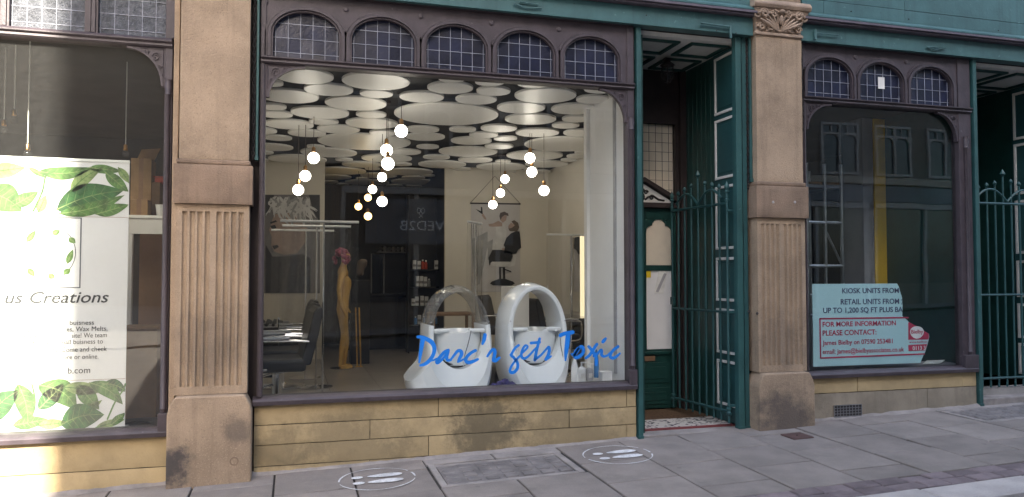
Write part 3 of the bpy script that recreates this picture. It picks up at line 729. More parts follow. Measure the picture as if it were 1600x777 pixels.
# ------------------------------------------------------------------ the open doorway (lobby) and its gate
LY = 1.15                                        # back of the lobby
lob = thing('doorway_lobby', 'green panelled entrance lobby with white coffered ceiling', 'doorway', (3.6, .1, .08))
fl = .078
B().box(3.04, 4.13, -.03, .14, -.2, .074).build('threshold', 'concrete', lob, .01)
B().box(3.06, 4.13, .142, .22, -.1, fl).build('red_tile_border', 'tile_red', lob)
B().box(3.06, 4.13, .222, .62, -.1, fl).build('mosaic_floor', 'mosaic', lob)
B().box(3.06, 4.13, .622, 1.14, -.1, fl+.002).build('doormat', 'doormat', lob)
# ceiling with dark mouldings
cl = box('lobby_ceiling', 'white_trim', lob, 3.06, 4.15, .06, LY+.02, 3.75, 3.79)
for (xa, xb) in ((3.13, 3.55), (3.66, 4.08)):
    for (ya, yb) in ((.13, .55), (.66, 1.07)):
        B().sweep([(xa, ya), (xb, ya), (xb, yb), (xa, yb)], -.0, .045, 0, .02, closed=True)
        b = B(); wd = .042
        for (u0, u1, v0, v1) in ((xa, xb, ya, ya+wd), (xa, xb, yb-wd, yb), (xa, xa+wd, ya+wd, yb-wd), (xb-wd, xb, ya+wd, yb-wd)): b.box(u0, u1, v0, v1, 3.728, 3.749)
        b.build('coffer_moulding', 'green_door', cl, .004)
# side walls
box('lobby_side_wall', 'green_door', lob, 3.085, 3.115, .06, LY, 0, 3.75)
bw = box('lobby_side_wall', 'green_door', lob, 4.142, 4.19, .06, LY+.1, 0, 3.75)
for k in range(7): B().box(4.130, 4.141, .50+.092*k, .50+.092*k+.088, .08, 3.748).build('board', 'green_door', bw, .004)
box('corner_post', 'dark_wood', lob, 4.062, 4.129, LY-.06, LY-.012, .08, 3.75)
# folded panelled leaf with white edged panels
lf = box('folded_leaf', 'teal_dark', lob, 4.108, 4.138, .056, .485, .09, 3.74)
for (z0, z1) in ((3.12, 3.70), (2.47, 3.07), (1.77, 2.40), (1.26, 1.69), (.745, 1.185), (.24, .68)):
    b = B(); ya, yb, wd = .072, .455, .026
    for (u0, u1, v0, v1) in ((ya, yb, z0, z0+wd), (ya, yb, z1-wd, z1), (ya, ya+wd, z0+wd, z1-wd), (yb-wd, yb, z0+wd, z1-wd)): b.box(4.094, 4.107, u0, u1, v0, v1)
    pf = b.build('panel_moulding', 'white_trim', lf, .003)
    box('panel_field', 'teal_dark', lf, 4.1, 4.1075, ya+.06, yb-.06, z0+.06, z1-.06, .003)
# door wall at the back: fanlight, pediment, door
DW = LY
dr = thing('green_entrance_door', 'dark green part glazed door under a white pediment', 'door', (3.63, DW, fl))
X0, X1, XM = 3.235, 4.025, 3.63
rail = B()
rail.box(3.12, X0-.004, DW, DW+.06, fl, 3.75).box(X1+.004, 4.128, DW, DW+.06, fl, 3.75)
rail.box(X0-.004, X1+.004, DW, DW+.06, 3.17, 3.75).build('door_surround', 'dark_wood', dr)
leafm = B()
leafm.box(X0, X0+.045, DW, DW+.045, fl+.01, 2.24).box(X1-.05, X1, DW, DW+.045, fl+.01, 2.24).box(XM-.045, XM+.04, DW, DW+.045, fl+.01, 2.24)
for (z0, z1) in ((fl+.01, .72), (1.565, 1.625), (2.12, 2.24)):
    leafm.box(X0+.045, XM-.045, DW+.001, DW+.044, z0, z1).box(XM+.04, X1-.05, DW+.001, DW+.044, z0, z1)
# shouldered corners of the upper lights
for (xa, xb) in ((X0+.045, XM-.045), (XM+.04, X1-.05)):
    for s, e in ((1, xa), (-1, xb)):
        pts = [(e, 2.12), (e+s*.075, 2.12), (e+s*.075, 2.055)] + [(e+s*.065*(1-math.sin(k*math.pi/12)), 1.99+.06*math.cos(k*math.pi/12)) for k in range(7)] + [(e, 1.96)]
        leafm.prism(pts, DW+.002, DW+.043)
    leafm.prism([(xa+.075, 2.121), (xa+.12, 2.121), (xa+.075, 2.08)], DW+.003, DW+.042).prism([(xb-.075, 2.121), (xb-.12, 2.121), (xb-.075, 2.08)], DW+.003, DW+.042)
leaf = leafm.build('door_leaf', 'green_door', dr, .003)
for (xa, xb) in ((X0+.04, XM-.04), (XM+.035, X1-.045)):
    box('upper_light', 'obscure_painted_backlit', leaf, xa, xb, DW+.018, DW+.024, 1.60, 2.15)
    box('lower_light', 'plastic_white', leaf, xa, xb, DW+.018, DW+.024, .70, 1.60)
for (z0, z1) in ((.36, .58), (.13, .31)):
    B().box(X0+.09, X1-.09, DW-.012, DW, z0, z1).box(X0+.14, X1-.14, DW-.02, DW-.012, z0+.045, z1-.045).build('lower_panel', 'green_door', leaf, .006)
B().box(X0+.02, X1-.02, DW-.03, DW, .665, .70).build('weather_rail', 'green_door', leaf, .006)
box('letter_plate', 'card_dark', leaf, XM-.13, XM+.13, DW-.014, DW-.001, .595, .65, .004)
box('yellow_notice', 'paper_yellow', leaf, XM+.045, XM+.098, DW+.012, DW+.016, 1.49, 1.562)
q = [tuple(at(px, py, DW)) for px, py in ((1023, 458), (1037, 459), (1043, 425), (1030, 424))]
B().prism([(p[0], p[2]) for p in q], DW+.008, DW+.012).build('folded_paper', 'paper', leaf)
q = [tuple(at(px, py, DW)) for px, py in ((1025, 456), (1029, 457), (1042, 428), (1038, 427))]
B().prism([(p[0], p[2]) for p in q], DW+.004, DW+.0075).build('paper_print', 'plastic_grey', leaf)
# pediment
ped = B().prism([(X0+.02, 2.30), (X1-.02, 2.30), (XM, 2.505)], DW-.012, DW+.05).build('pediment', 'white_trim', dr)
cn = B(); cn.sweep([(X0-.035, 2.285), (XM, 2.52), (X1+.035, 2.285)], -.0, .05, DW-.06, DW+.05); cn.box(X0-.03, X1+.03, DW-.055, DW+.05, 2.243, 2.298); cn.build('pediment_cornice', 'dark_wood', dr, .004)
o = B()
for s in (-1, 1):
    o.tube([(XM+s*.02, DW-.016, 2.33), (XM+s*.06, DW-.016, 2.36), (XM+s*.12, DW-.016, 2.37), (XM+s*.18, DW-.016, 2.335), (XM+s*.25, DW-.016, 2.325)], .012, 6)
    o.tube([(XM+s*(.1 + .03*math.cos(k*.5)*(1-k/22)), DW-.018, 2.355+.03*math.sin(k*.5)*(1-k/22)) for k in range(18)], .007, 5)
    o.tube([(XM+s*(.035 + .025*math.cos(k*.5)*(1-k/22)), DW-.018, 2.41+.025*math.sin(k*.5)*(1-k/22)) for k in range(18)], .007, 5)
o.ball((XM, DW-.014, 2.43), .022, 8); o.ball((XM, DW-.014, 2.36), .028, 8, (.8, .6, 1.4)); o.build('pediment_carving', 'iron', ped, smooth=True)
fan = [(X0-.004, 2.30), (X1+.004, 2.30), (X1+.004, 3.17), (X0-.004, 3.17)]
leaded(dr, fan, .079, .104, DW+.075, 'obscure_painted_backlit', 'came_dark', ox=.04, oz=.05, name='fanlight')
# lantern
L = thing('hanging_lantern', 'dark iron lantern hanging in the entrance lobby', 'lantern', (3.66, .62, 3.40))
lp = at(1043, 112, .62); lx, lz = lp.x, lp.z
B().tube([(lx, .62, lz+.09), (lx, .62, 3.728)], .006, 6).lathe([(.05, 0), (.045, .012), (.012, .02)], (lx, .62, 3.708), 12).build('rod', 'iron', L)
c = B()
for k in range(6):
    a = k*math.pi/3; c.tube([(lx+.062*math.cos(a), .62+.062*math.sin(a), lz+.06), (lx+.07*math.cos(a), .62+.07*math.sin(a), lz-.06), (lx+.03*math.cos(a), .62+.03*math.sin(a), lz-.11)], .005, 5)
c.lathe([(.07, .055), (.075, .065), (.04, .095), (.012, .12)], (lx, .62, lz), 12).lathe([(.032, -.112), (.032, -.1), (.01, -.125)], (lx, .62, lz), 10); c.build('cage', 'iron', L)
B().lathe([(.03, -.09), (.055, -.05), (.052, .05), (.03, .055)], (lx, .62, lz), 12).build('globe', 'clear_plastic', L, smooth=True)

def make_gate(label, H, S, n, zb, zt, dirv, hinge_rings=True):
    "iron gate from hinge stile H, stepping S per bar along dirv"
    t = thing('iron_gate', label, 'gate', (H[0], H[1], zb), 'teal iron gates of the doorways')
    d = Vector(dirv).normalized()
    def P(k, z): q = Vector((H[0], H[1], 0)) + d*(S*k); return (q.x, q.y, z)
    zr = zt
    fin = lambda z, s=1: [(.009, z-.01), (.013*s, z), (.006, z+.006), (.017*s, z+.014), (.021*s, z+.026), (.016*s, z+.04), (.002, z+.058*s)]
    for k in (0, n):
        p = P(k, 0)
        B().lathe([(.0125, zb-.05), (.0125, zr+.02), (.022, zr+.025), (.022, zr+.04), (.013, zr+.045), (.013, zr+.10), (.024, zr+.105), (.024, zr+.12), (.012, zr+.125), (.022, zr+.15), (.024, zr+.165), (.006, zr+.2), (.002, zr+.215)], (p[0], p[1], 0), 10).lathe([(.02, zb+.02), (.028, zb+.03), (.028, zb+.05), (.018, zb+.06), (.026, zb+.075), (.026, zb+.09), (.013, zb+.1)], (p[0], p[1], 0), 10).build('stile', 'teal_dark', t, smooth=True)
    tops = {}
    for k in range(1, n):
        u = abs(k-n/2)/(n/2); h = zr + .10 + .13*(1-u)**.8
        if k == n//2: h = zr + .30
        tops[k] = h; p = P(k, 0); s = 1.35 if k == n//2 else 1
        B().tube([P(k, zb-.04), P(k, h)], .0105, 8).lathe(fin(h, s), (p[0], p[1], 0), 8).build('bar', 'teal_dark', t, smooth=True)
    for z, nm in ((zb+.055, 'bottom_rail'), (zr, 'top_rail'), ((zb+zr)/2-.02, 'middle_rail')):
        if nm == 'middle_rail': B().tube([P(0, z), P(n, z)], .012, 7).build(nm, 'teal_dark', t, smooth=True)
        else: B().tube([P(0, z), P(n, z)], .014, 7).build(nm, 'teal_dark', t, smooth=True)
    b = B(); m = n/2
    for (k0, k1) in ((.7, m), (m, n-.7)):
        b.tube([P(k0+(k1-k0)*i/16, zr + .0 + .155*math.sin(math.pi*(.12+.83*i/16) if k0 < m-.1 else math.pi*(.05+.83*i/16))) for i in range(17)], .0125, 6)
    b.build('top_scroll', 'teal_dark', t, smooth=True)
    if hinge_rings:
        for z in (zb+.11, (zb+zr)/2-.02, zr-.07):
            p = P(0, z); B().box(p[0]-.01, p[0]+.075, p[1]-.018, p[1]+.018, z-.012, z+.012).build('hinge', 'teal_dark', t, .003)
        p = P(n, (zb+zr)/2+.06); B().box(p[0]-.015, p[0]+.02, p[1]-.03, p[1]+.03, p[2]-.04, p[2]+.04).build('lock_case', 'teal_dark', t, .004)
    return t
make_gate('teal iron gate swung open inside the entrance doorway', (3.985, .06), .116, 8, .17, 2.20, (-.10, 1, 0))
make_gate('teal iron gate closed across the far right doorway', (6.965, .12), .112, 9, .36, 2.29, (1, 0, 0), False)

# far right doorway behind the closed gate
rl = thing('far_doorway', 'dark green recessed doorway behind the closed gate at far right', 'doorway', (7.5, .3, .3))
B().box(6.93, 8.3, -.02, .3, -.1, .235).build('threshold', 'concrete', rl, .012)
B().box(6.93, 8.3, .302, 1.6, -.1, .30).build('step', 'shop_floor', rl)
cl = box('lobby_ceiling', 'white_trim', rl, 6.93, 8.3, .06, 1.6, 3.75, 3.79)
for (xa, xb) in ((7.0, 7.55), (7.66, 8.2)):
    for (ya, yb) in ((.13, .75), (.86, 1.5)):
        b = B(); wd = .045
        for (u0, u1, v0, v1) in ((xa, xb, ya, ya+wd), (xa, xb, yb-wd, yb), (xa, xa+wd, ya+wd, yb-wd), (xb-wd, xb, ya+wd, yb-wd)): b.box(u0, u1, v0, v1, 3.728, 3.749)
        b.build('coffer_moulding', 'green_door', cl, .004)
w_ = box('rear_wall', 'green_door', rl, 6.93, 8.3, 1.6, 1.65, 0, 3.75)
for k in range(12): B().box(6.945+.11*k, 6.945+.11*k+.105, 1.585, 1.599, .30, 3.748).build('board', 'green_door', w_, .004)
box('side_wall', 'green_door', rl, 6.895, 6.93, .06, 1.65, 0, 3.75); box('side_wall', 'green_door', rl, 8.29, 8.34, .06, 1.65, 0, 3.75)
lf = box('panelled_leaf', 'teal_dark', rl, 8.25, 8.285, .22, .72, .31, 3.74)
for (z0, z1) in ((3.12, 3.68), (2.47, 3.07), (1.77, 2.40), (1.26, 1.69), (.78, 1.185), (.36, .72)):
    b = B(); ya, yb, wd = .25, .69, .03
    for (u0, u1, v0, v1) in ((ya, yb, z0, z0+wd), (ya, yb, z1-wd, z1), (ya, ya+wd, z0+wd, z1-wd), (yb-wd, yb, z0+wd, z1-wd)): b.box(8.235, 8.249, u0, u1, v0, v1)
    b.build('panel_moulding', 'white_trim', lf, .003)

# ------------------------------------------------------------------ the terrace above and beside
ub = thing('terrace_upper_storeys', 'stone upper storeys above the shopfronts', 'building', (1, .5, 5))
box('wall', 'opp_stone', ub, -14, 16, .06, 1.0, 4.92, 12); box('cornice', 'opp_trim', ub, -14, 16, -.2, .055, 4.905, 5.1, .02)
box('roof', 'roof_slate', ub, -14, 16, .0, 11, 12.01, 12.3)
box('rear_wall', 'opp_stone', ub, -14, 16, 10.5, 10.9, -.3, 12); box('end_wall', 'opp_stone', ub, -14.3, -14, .06, 10.9, -.8, 12); box('end_wall', 'opp_stone', ub, 16, 16.3, .06, 10.9, -.8, 12); box('floor_slab', 'shop_dark', ub, -14, 16, .12, 10.5, 3.92, 4.1)  # end walls and floor slab added unseen to stop skylight leaking into the shops
for k in range(9):
    x = -12.5 + 3.2*k
    wn = box('window', 'opp_glass', ub, x, x+1.5, .03, .055, 6.0, 8.4); b = B()
    for (u0, u1, v0, v1) in ((x-.08, x+1.58, 5.9, 6.0), (x-.08, x+1.58, 8.4, 8.5), (x-.08, x, 6, 8.4), (x+1.5, x+1.58, 6, 8.4), (x+.72, x+.78, 6, 8.4)): b.box(u0, u1, -.02, .056, v0, v1)
    b.build('frame', 'opp_trim', wn)
for (a, b_, nm) in ((-14, -5.23, 'left'), (8.33, 16, 'right')):
    tt = thing('neighbouring_shop_wall', 'plain stone wall of the neighbouring shop on the ' + nm, 'wall', ((a+b_)/2, 0, 0))
    box('wall', 'stone_grey', tt, a, b_, .0, .4, -.6, 3.79)

# ------------------------------------------------------------------ the street's other side (seen in the glass)
OY = -16.0
def street_house(label, x0, x1, floors, bay, first, h, depth):
    t = thing('street_building', label, 'building', ((x0+x1)/2, OY, 0))
    box('wall', 'opp_stone', t, x0, x1, OY-depth, OY, -2.5, h)
    box('string_course', 'opp_trim', t, x0, x1, OY, OY+.25, 4.72, 4.98, .02)
    box('cornice', 'opp_trim', t, x0, x1, OY-.1, OY+.5, h-.6, h, .05)
    protos = None; x = first
    while x + bay < x1:
        for (z0, z1) in floors:
            if protos is None:
                fr = B(); wd = bay*.7
                for (u0, u1, v0, v1) in ((0, wd, 0, .09), (0, wd, z1-z0-.09, z1-z0), (0, .09, .09, z1-z0-.09), (wd-.09, wd, .09, z1-z0-.09), (wd/2-.045, wd/2+.045, .09, z1-z0-.09), (.09, wd/2-.045, (z1-z0)*.76, (z1-z0)*.76+.07), (wd/2+.045, wd-.09, (z1-z0)*.76, (z1-z0)*.76+.07)): fr.box(u0, u1, .0, .1, v0, v1)
                for s in (wd*.28, wd*.72): fr.box(s-.02, s+.02, .01, .08, (z1-z0)*.76+.07, z1-z0-.09)
                for c_ in (.09, wd/2+.045):
                    w2 = wd/2-.135
                    for s, e in ((1, c_), (-1, c_+w2)): fr.prism([(e, (z1-z0)*.76), (e+s*.22, (z1-z0)*.76)] + [(e+s*(.22-.22*math.sin(k*math.pi/8)), (z1-z0)*.76-.2*(1-math.cos(k*math.pi/8))) for k in range(5)], .01, .09)
                f_ = fr.build('frame', 'opp_frame', None); p_ = B().box(.02, wd-.02, .0, .03, .02, z1-z0-.02).build('window', 'opp_glass', None)
                protos = (p_, f_); first_use = True
            p_, f_ = protos
            if first_use: first_use = False; a, b = p_, f_
            else: a = p_.copy(); COL.objects.link(a); b = f_.copy(); COL.objects.link(b)
            a.parent = t; a.matrix_parent_inverse = t.matrix_basis.inverted(); a.location = (x, OY+.005, z0); b.parent = a; b.location = (0, .0, 0)
            b.matrix_parent_inverse = Matrix.Identity(4)
        x += bay
    # ground floor shops
    x = first
    while x + bay*2 < x1:
        g = box('shop_window', 'opp_glass', t, x, x+bay*2-.5, OY+.01, OY+.05, .7 + .03*x, 3.9)
        b = B()
        for u in (x-.12, x+bay-.3, x+bay*2-.5): b.box(u, u+.12, OY+.005, OY+.16, -.2+.03*x, 4.1)
        b.box(x-.12, x+bay*2-.38, OY+.006, OY+.2, 3.9, 4.1); b.build('frame', 'opp_frame', g)
        box('fascia', 'opp_shop', t, x-.2, x+bay*2-.3, OY+.007, OY+.22, 4.12, 4.68)
        x += bay*2
    return t
ob = street_house('tall stone terrace of paired windows across the street', -3.1, 62, [(5.05, 6.85), (8.2, 10.6), (12.0, 14.2)], 2.29, 1.45, 16.8, 6)
ob2 = street_house('tall stone terrace across the street beyond the gap opened for the sun', -60, -12.5, [(5.05, 6.85), (8.2, 10.6), (12.0, 14.2)], 2.6, -58.3, 17.2, 6)  # gap between the terraces widened to let sun in and bounce light
far = thing('added_sky_block', 'long plain block added behind the gap to hide low bright sky', 'building', (-5, -46, 0))  # added block, keeps the bright sky out of the left window's reflection
box('wall', 'opp_stone', far, -45, 35, -52, -46, -3, 16.5); box('roof', 'roof_slate', far, -45.3, 35.3, -52.3, -45.7, 16.51, 17.1)
for k in range(30): box('window', 'opp_glass', far, -44+2.6*k, -42.8+2.6*k, -46.0, -45.95, 4, 6)
# shop name of the far side, mirrored in the salon glass
sx0, sx1 = 2.2, 6.2
sg = thing('shop_sign', 'dark sign board with pale lettering across the street, mirrored in the salon glass', 'sign', (4, OY+.2, 2.9))
box('board', 'opp_shop', sg, 2.0, 6.4, OY+.17, OY+.21, 2.45, 3.75, .01)
text('VED2B', .40, 4.30, OY+.213, 2.84, 'sign_white', sg, fit=1.28, flip=True)
b = B()
for s in (-1, 1):
    b.tube([(3.62+s*(.06+.05*math.cos(k*.5)), OY+.22, 3.42+.08*math.sin(k*.5)) for k in range(13)], .012, 5); b.tube([(3.62+s*.06, OY+.22, 3.34), (3.62-s*.06, OY+.22, 3.2)], .012, 5)
b.build('emblem', 'sign_white', sg)

# ================================================================== SALON INTERIOR
FZ, CZ = .19, 3.36
SX0, SX1, SY0, SY1, AY = -.72, 4.30, .10, 6.30, 9.0
AX0, AX1 = .50, 2.47
def stru(o): return tag(o, kind='structure')
sfl = stru(B().box(SX0, 3.08, .12, LY+.14, -.05, FZ-.006).box(SX0, SX1, LY+.141, AY+.1, -.05, FZ-.006).build('salon_floor', 'joint'))
for i in range(9):
    for j in range(15):
        xa, ya = SX0+.58*i, .14+.60*j
        if xa > SX1-.1 or (ya < LY+.2 and xa+.5 > 3.05): continue
        if ya > SY1+.1 and (xa+.58 < AX0 or xa > AX1): continue
        B().box(xa+.003, min(xa+.577, SX1), ya+.003, ya+.597, FZ-.02, FZ+random.uniform(-.0008, .0008)).build('floor_tile', 'floor_tile', sfl)
ceil = stru(B().box(SX0-.05, 3.083, .125, LY+.14, CZ, CZ+.1).box(SX0-.05, SX1+.05, LY+.141, AY+.1, CZ, CZ+.1).build('salon_ceiling', 'ceiling_black'))
stru(box('salon_wall_left', 'cream_wall', None, SX0-.05, SX0, .125, SY1, FZ-.1, CZ-.002))
stru(B().box(SX0-.05, AX0, SY1, SY1+.08, FZ-.1, CZ-.002).build('salon_wall_rear', 'cream_wall'))
stru(B().box(AX1, SX1, SY1, SY1+.08, FZ-.1, CZ-.002).build('salon_wall_rear', 'cream_wall'))
stru(B().box(SX1, SX1+.05, LY+.2, SY1+.08, FZ-.1, CZ-.002).build('salon_wall_right', 'cream_wall'))
stru(B().box(3.12, SX1, LY+.14, LY+.18, FZ-.1, CZ-.002).build('salon_lobby_wall', 'cream_wall'))
stru(B().box(AX0-.04, AX0, SY1+.082, AY, FZ-.1, CZ-.002).build('alcove_wall', 'black_wall'))
stru(B().box(AX1, AX1+.04, SY1+.082, AY, FZ-.1, CZ-.002).build('alcove_wall', 'black_wall'))
stru(B().box(AX0-.04, AX1+.04, AY, AY+.08, FZ-.1, CZ-.002).build('alcove_wall', 'black_wall'))
# white boarded return at the right end of the window
t = thing('white_side_panel', 'tall white boarded panel inside the right end of the salon window', 'panel', (3.05, .3, FZ))
B().box(3.040, 3.083, .13, LY+.135, FZ-.1, CZ-.01).build('board', 'white_wall', t)
B().box(3.028, 3.039, .50, .56, .56, 3.3).build('cover_strip', 'plastic_grey', t, .002)
B().box(3.0, 3.039, LY+.04, LY+.12, FZ, 3.3).build('end_post', 'white_wall', t, .004)
B().box(2.86, 3.038, .13, .36, .46, .52).build('inner_ledge', 'white_wall', t)
stru(B().box(SX0, 3.08, .125, .20, FZ-.1, .49).build('stall_riser', 'white_wall'))

# ceiling discs: the near ones follow the photograph, the rest are packed between them
def z3(u, v): return 390+u/2.59, v/2.59
def z4(u, v): return 690+u/2.59, v/2.59
near = [(z3(220,305),235),(z3(90,335),90),(z3(512,328),272),(z3(160,388),235),(z3(320,360),195),(z3(513,378),137),(z3(697,390),180),(z3(430,418),245),(z3(285,455),230),(z3(95,430),105),
 (z3(105,462),135),(z3(492,462),122),(z3(160,503),195),(z3(300,492),118),(z3(495,497),215),(z3(360,523),170),(z3(232,538),150),(z4(20,463),420),(z3(465,575),370),(z3(700,522),135),(z3(540,535),135),(z3(710,552),160),(z3(115,557),110),
 (z4(35,355),185),(z4(210,367),138),(z4(140,400),178),(z4(420,385),250),(z4(610,400),132),(z4(322,433),208),(z4(537,440),188),(z4(360,482),208),(z4(546,480),118),(z4(502,505),112),(z4(85,524),108),(z4(232,517),148),
 (z4(388,535),177),(z4(565,535),145),(z4(170,545),117),(z4(500,583),330),(z4(120,570),165),(z4(258,560),95)]
discs = []
def fits(x, y, r, gap=.02):
    return all(math.hypot(x-a, y-b) > r+c+gap for a, b, c in discs)
for (p, wd) in near:
    q, s = atz(p[0], p[1], CZ-.06); r = wd/2.59*s/2*1.0
    for _ in range(40):
        if fits(q.x, q.y, r, .012): break
        r *= .97
    if r > .08: discs.append((q.x, q.y, r))
rs = random.Random(3)
for r0 in (.42, .34, .27, .22, .17, .13):
    for _ in range(900):
        x, y = rs.uniform(SX0+.05, SX1-.05), rs.uniform(.3, AY-.1); r = r0*rs.uniform(.9, 1.05)
        if y > SY1 and (x < AX0+.1 or x > AX1-.1): continue
        if x + r > SX1-.02 or x - r < SX0+.02 or y - r < .16 or y + r > AY: continue
        if y < LY+.2+r and x + r > 3.03: continue
        if y + r > SY1 and y - r < SY1 and not (AX0 < x-r and x+r < AX1): continue
        if fits(x, y, r, .02): discs.append((x, y, r))
dm = None
for (x, y, r) in discs[:298]:
    if dm is None:
        o = B().lathe([(.985, -.014), (1.0, -.009), (1.0, .008), (.97, .012)], (0,0,0), 44).build('ceiling_disc', 'disc_white', ceil); dm = o
    else:
        o = dm.copy(); COL.objects.link(o)
    o.location = (x, y, CZ-.06 + rs.uniform(-.004, .004)); o.scale = (r, r, 1)

# pendant lamps
PL = [(627,205,21,'w','frosted globe pendant hanging highest, at the middle of the salon window'),(604,235,20,'w','glowing globe pendant, upper of the touching pair in the middle'),(606,256,21,'w','glowing globe pendant, lower of the touching pair in the middle'),
 (597,277,15,'w','small bright globe just below the touching pair of pendants'),(582,296,14,'w','small pendant globe directly above the amber pendants'),(575,309,12,'a','amber glowing globe, upper of the three amber pendants'),(560,323,12,'a','amber glowing globe, leftmost of the three amber pendants'),
 (597,315,17,'w','white globe hanging right beside the amber pendants'),(575,338,13,'a','amber glowing globe hanging lowest in the dark alcove'),
 (490,247,19,'w','glowing globe pendant, highest of three over the left portrait'),(477,275,18,'w','glowing globe pendant, middle one of three over the left portrait'),(466,297,18,'w','glowing globe pendant, lowest of three over the left portrait'),
 (828,247,17,'w','glowing globe pendant, upper of the close pair on the right'),(831,269,17,'w','glowing globe pendant, lower of the close pair on the right'),(789,280,14,'w','small globe pendant, highest of three above the barber poster'),(782,302,14,'w','small globe pendant, middle of three above the barber poster'),
 (770,320,14,'w','small globe pendant hanging in front of the barber poster top'),(850,298,17,'w','glowing globe pendant on a long cord, rightmost in the salon')]
f_ = Vector((math.sin(YAW)*math.cos(PITCH), math.cos(YAW)*math.cos(PITCH), math.sin(PITCH)))
for (px, py, dia, c, lab) in PL:
    dia *= .93; zd = .126*FPX/dia
    zd = min(zd, 13.0)
    q0 = at(px, py, 0); q1 = at(px, py, 1)
    d0, d1 = (q0-EYE).dot(f_), (q1-EYE).dot(f_); Y = (zd-d0)/(d1-d0); p = at(px, py, Y); r = dia/2*zd/FPX
    t = thing('pendant_lamp', lab, 'lamp', tuple(p), 'globe pendant lamps over the salon')
    B().ball(p, r, 20).build('bulb', 'bulb_warm' if c == 'w' else 'bulb_amber', t, smooth=True)
    B().lathe([(.017, r*.9), (.022, r*.98), (.022, r+.045), (.012, r+.06), (.005, r+.065)], tuple(p), 12).build('cap', 'brass', t, smooth=True)
    B().tube([(p.x, p.y, p.z+r+.06), (p.x, p.y, CZ-.002)], .0035, 5).build('cord', 'dark_wood', t)
    B().lathe([(.04, CZ-.028-p.z), (.045, CZ-.02-p.z), (.045, CZ-.003-p.z)], tuple(p), 12).build('ceiling_rose', 'dark_wood', t)

# ---- styling chairs
def chair(loc, rz, label, grp):
    t = thing('styling_chair', label, 'chair', (0,0,0), grp)
    B().box(-.27, .25, -.27, .27, .44, .56).build('seat', 'leather_black', t, .035, seg=3)
    pr = [(.20, .50), (.29, .50), (.36, .78), (.40, 1.0), (.385, 1.03), (.35, 1.03), (.31, .98), (.26, .76)]
    B().prism(pr, -.27, .27, 'y').build('backrest', 'leather_black', t, .025, seg=3)
    for s in (-1, 1):
        B().tube(smooth_path([(.27, s*.31, .72), (.05, s*.31, .73), (-.2, s*.31, .73), (-.25, s*.31, .68), (-.24, s*.30, .50), (-.1, s*.285, .47)], 4), .013, 8).build('armrest', 'chrome', t, smooth=True)
        B().box(-.2, .1, s*.31-.028, s*.31+.028, .744, .765).build('arm_painted_glint', 'plastic_grey', t, .008)  # pale strip painting the light reflected on the armrest top
    B().lathe([(.28, .0), (.28, .02), (.06, .04), (.035, .06), (.035, .40), (.1, .42), (.1, .44)], (0, 0, 0), 28).build('pedestal', 'chrome', t, smooth=True)
    B().tube([(-.3, -.15, .25), (-.42, -.15, .2), (-.42, .15, .2), (-.3, .15, .25), (-.04, .0, .3), (-.3, -.15, .25)], .012, 6).build('footrest', 'chrome', t)
    t.location = loc; t.rotation_euler.z = rz; return t
G1 = 'black salon chairs in the left row'
for (x, y, lab) in ((-.13, 1.15, 'black styling chair closest to the glass at bottom left'), (-.12, 2.1, 'black styling chair, second of the row at left'), (-.10, 3.2, 'black styling chair, third of the row at left')):
    chair((x, y, FZ), R(4), lab, G1)
chair((3.35, 3.3, FZ), R(190), 'black styling chair facing the lit mirror at right', 'black salon chairs at the right mirror')
chair((3.15, 4.9, FZ), R(150), 'black styling chair seen through the opening of the white hoop', 'black salon chairs at the right mirror')

# ---- clear hygiene screens on T stands
def screen(xa, xb, ya, yb, z, pole, label, zb=.75):
    t = thing('hygiene_screen', label, 'screen', ((xa+xb)/2, (ya+yb)/2, FZ), 'clear plastic screens on stands')
    B().tube([(xa, ya, z), (xb, yb, z)], .014, 8).build('top_bar', 'plastic_white', t, smooth=True)
    px_, py_ = xa+(xb-xa)*pole, ya+(yb-ya)*pole
    B().tube([(px_, py_+.02, FZ), (px_, py_+.02, z)], .011, 8).build('pole', 'chrome', t, smooth=True)
    B().lathe([(.2, 0), (.2, .012), (.03, .03)], (px_, py_+.02, FZ), 20).build('foot', 'chrome', t)
    n, m = 26, 10; vs_ = []; fs_ = []; L = math.hypot(xb-xa, yb-ya); nx, ny = -(yb-ya)/L, (xb-xa)/L
    for j in range(m+1):
        for i in range(n+1):
            u = i/n; k = j/m; o = (.018*math.sin(u*17+1.3)*(.3+k) + .012*math.sin(u*31+k*4))
            vs_.append((xa+(xb-xa)*u+nx*o, ya+(yb-ya)*u+ny*o-.012, z-.01-(z-zb)*k))
    for j in range(m):
        for i in range(n): fs_.append((j*(n+1)+i, j*(n+1)+i+1, (j+1)*(n+1)+i+1, (j+1)*(n+1)+i))
    B().add(vs_, fs_).build('plastic_sheet', 'clear_plastic', t, smooth=True)
screen(-.125, .707, 2.2, 2.2, 2.10, .55, 'clear plastic screen on T stand nearest the left portrait')
screen(-.11, .68, 3.0, 3.0, 2.10, .5, 'clear plastic screen on T stand, second in the left row')
screen(-.257, .53, 3.9, 3.9, 2.10, .55, 'clear plastic screen on T stand, third in the left row')
screen(1.93, 2.17, 2.15, 2.5, 2.13, .62, 'narrow plastic screen on T stand before the barber poster', .9)
screen(3.36, 4.16, 3.6, 3.6, 2.08, .46, 'plastic screen on T stand in front of the lit mirror at right')

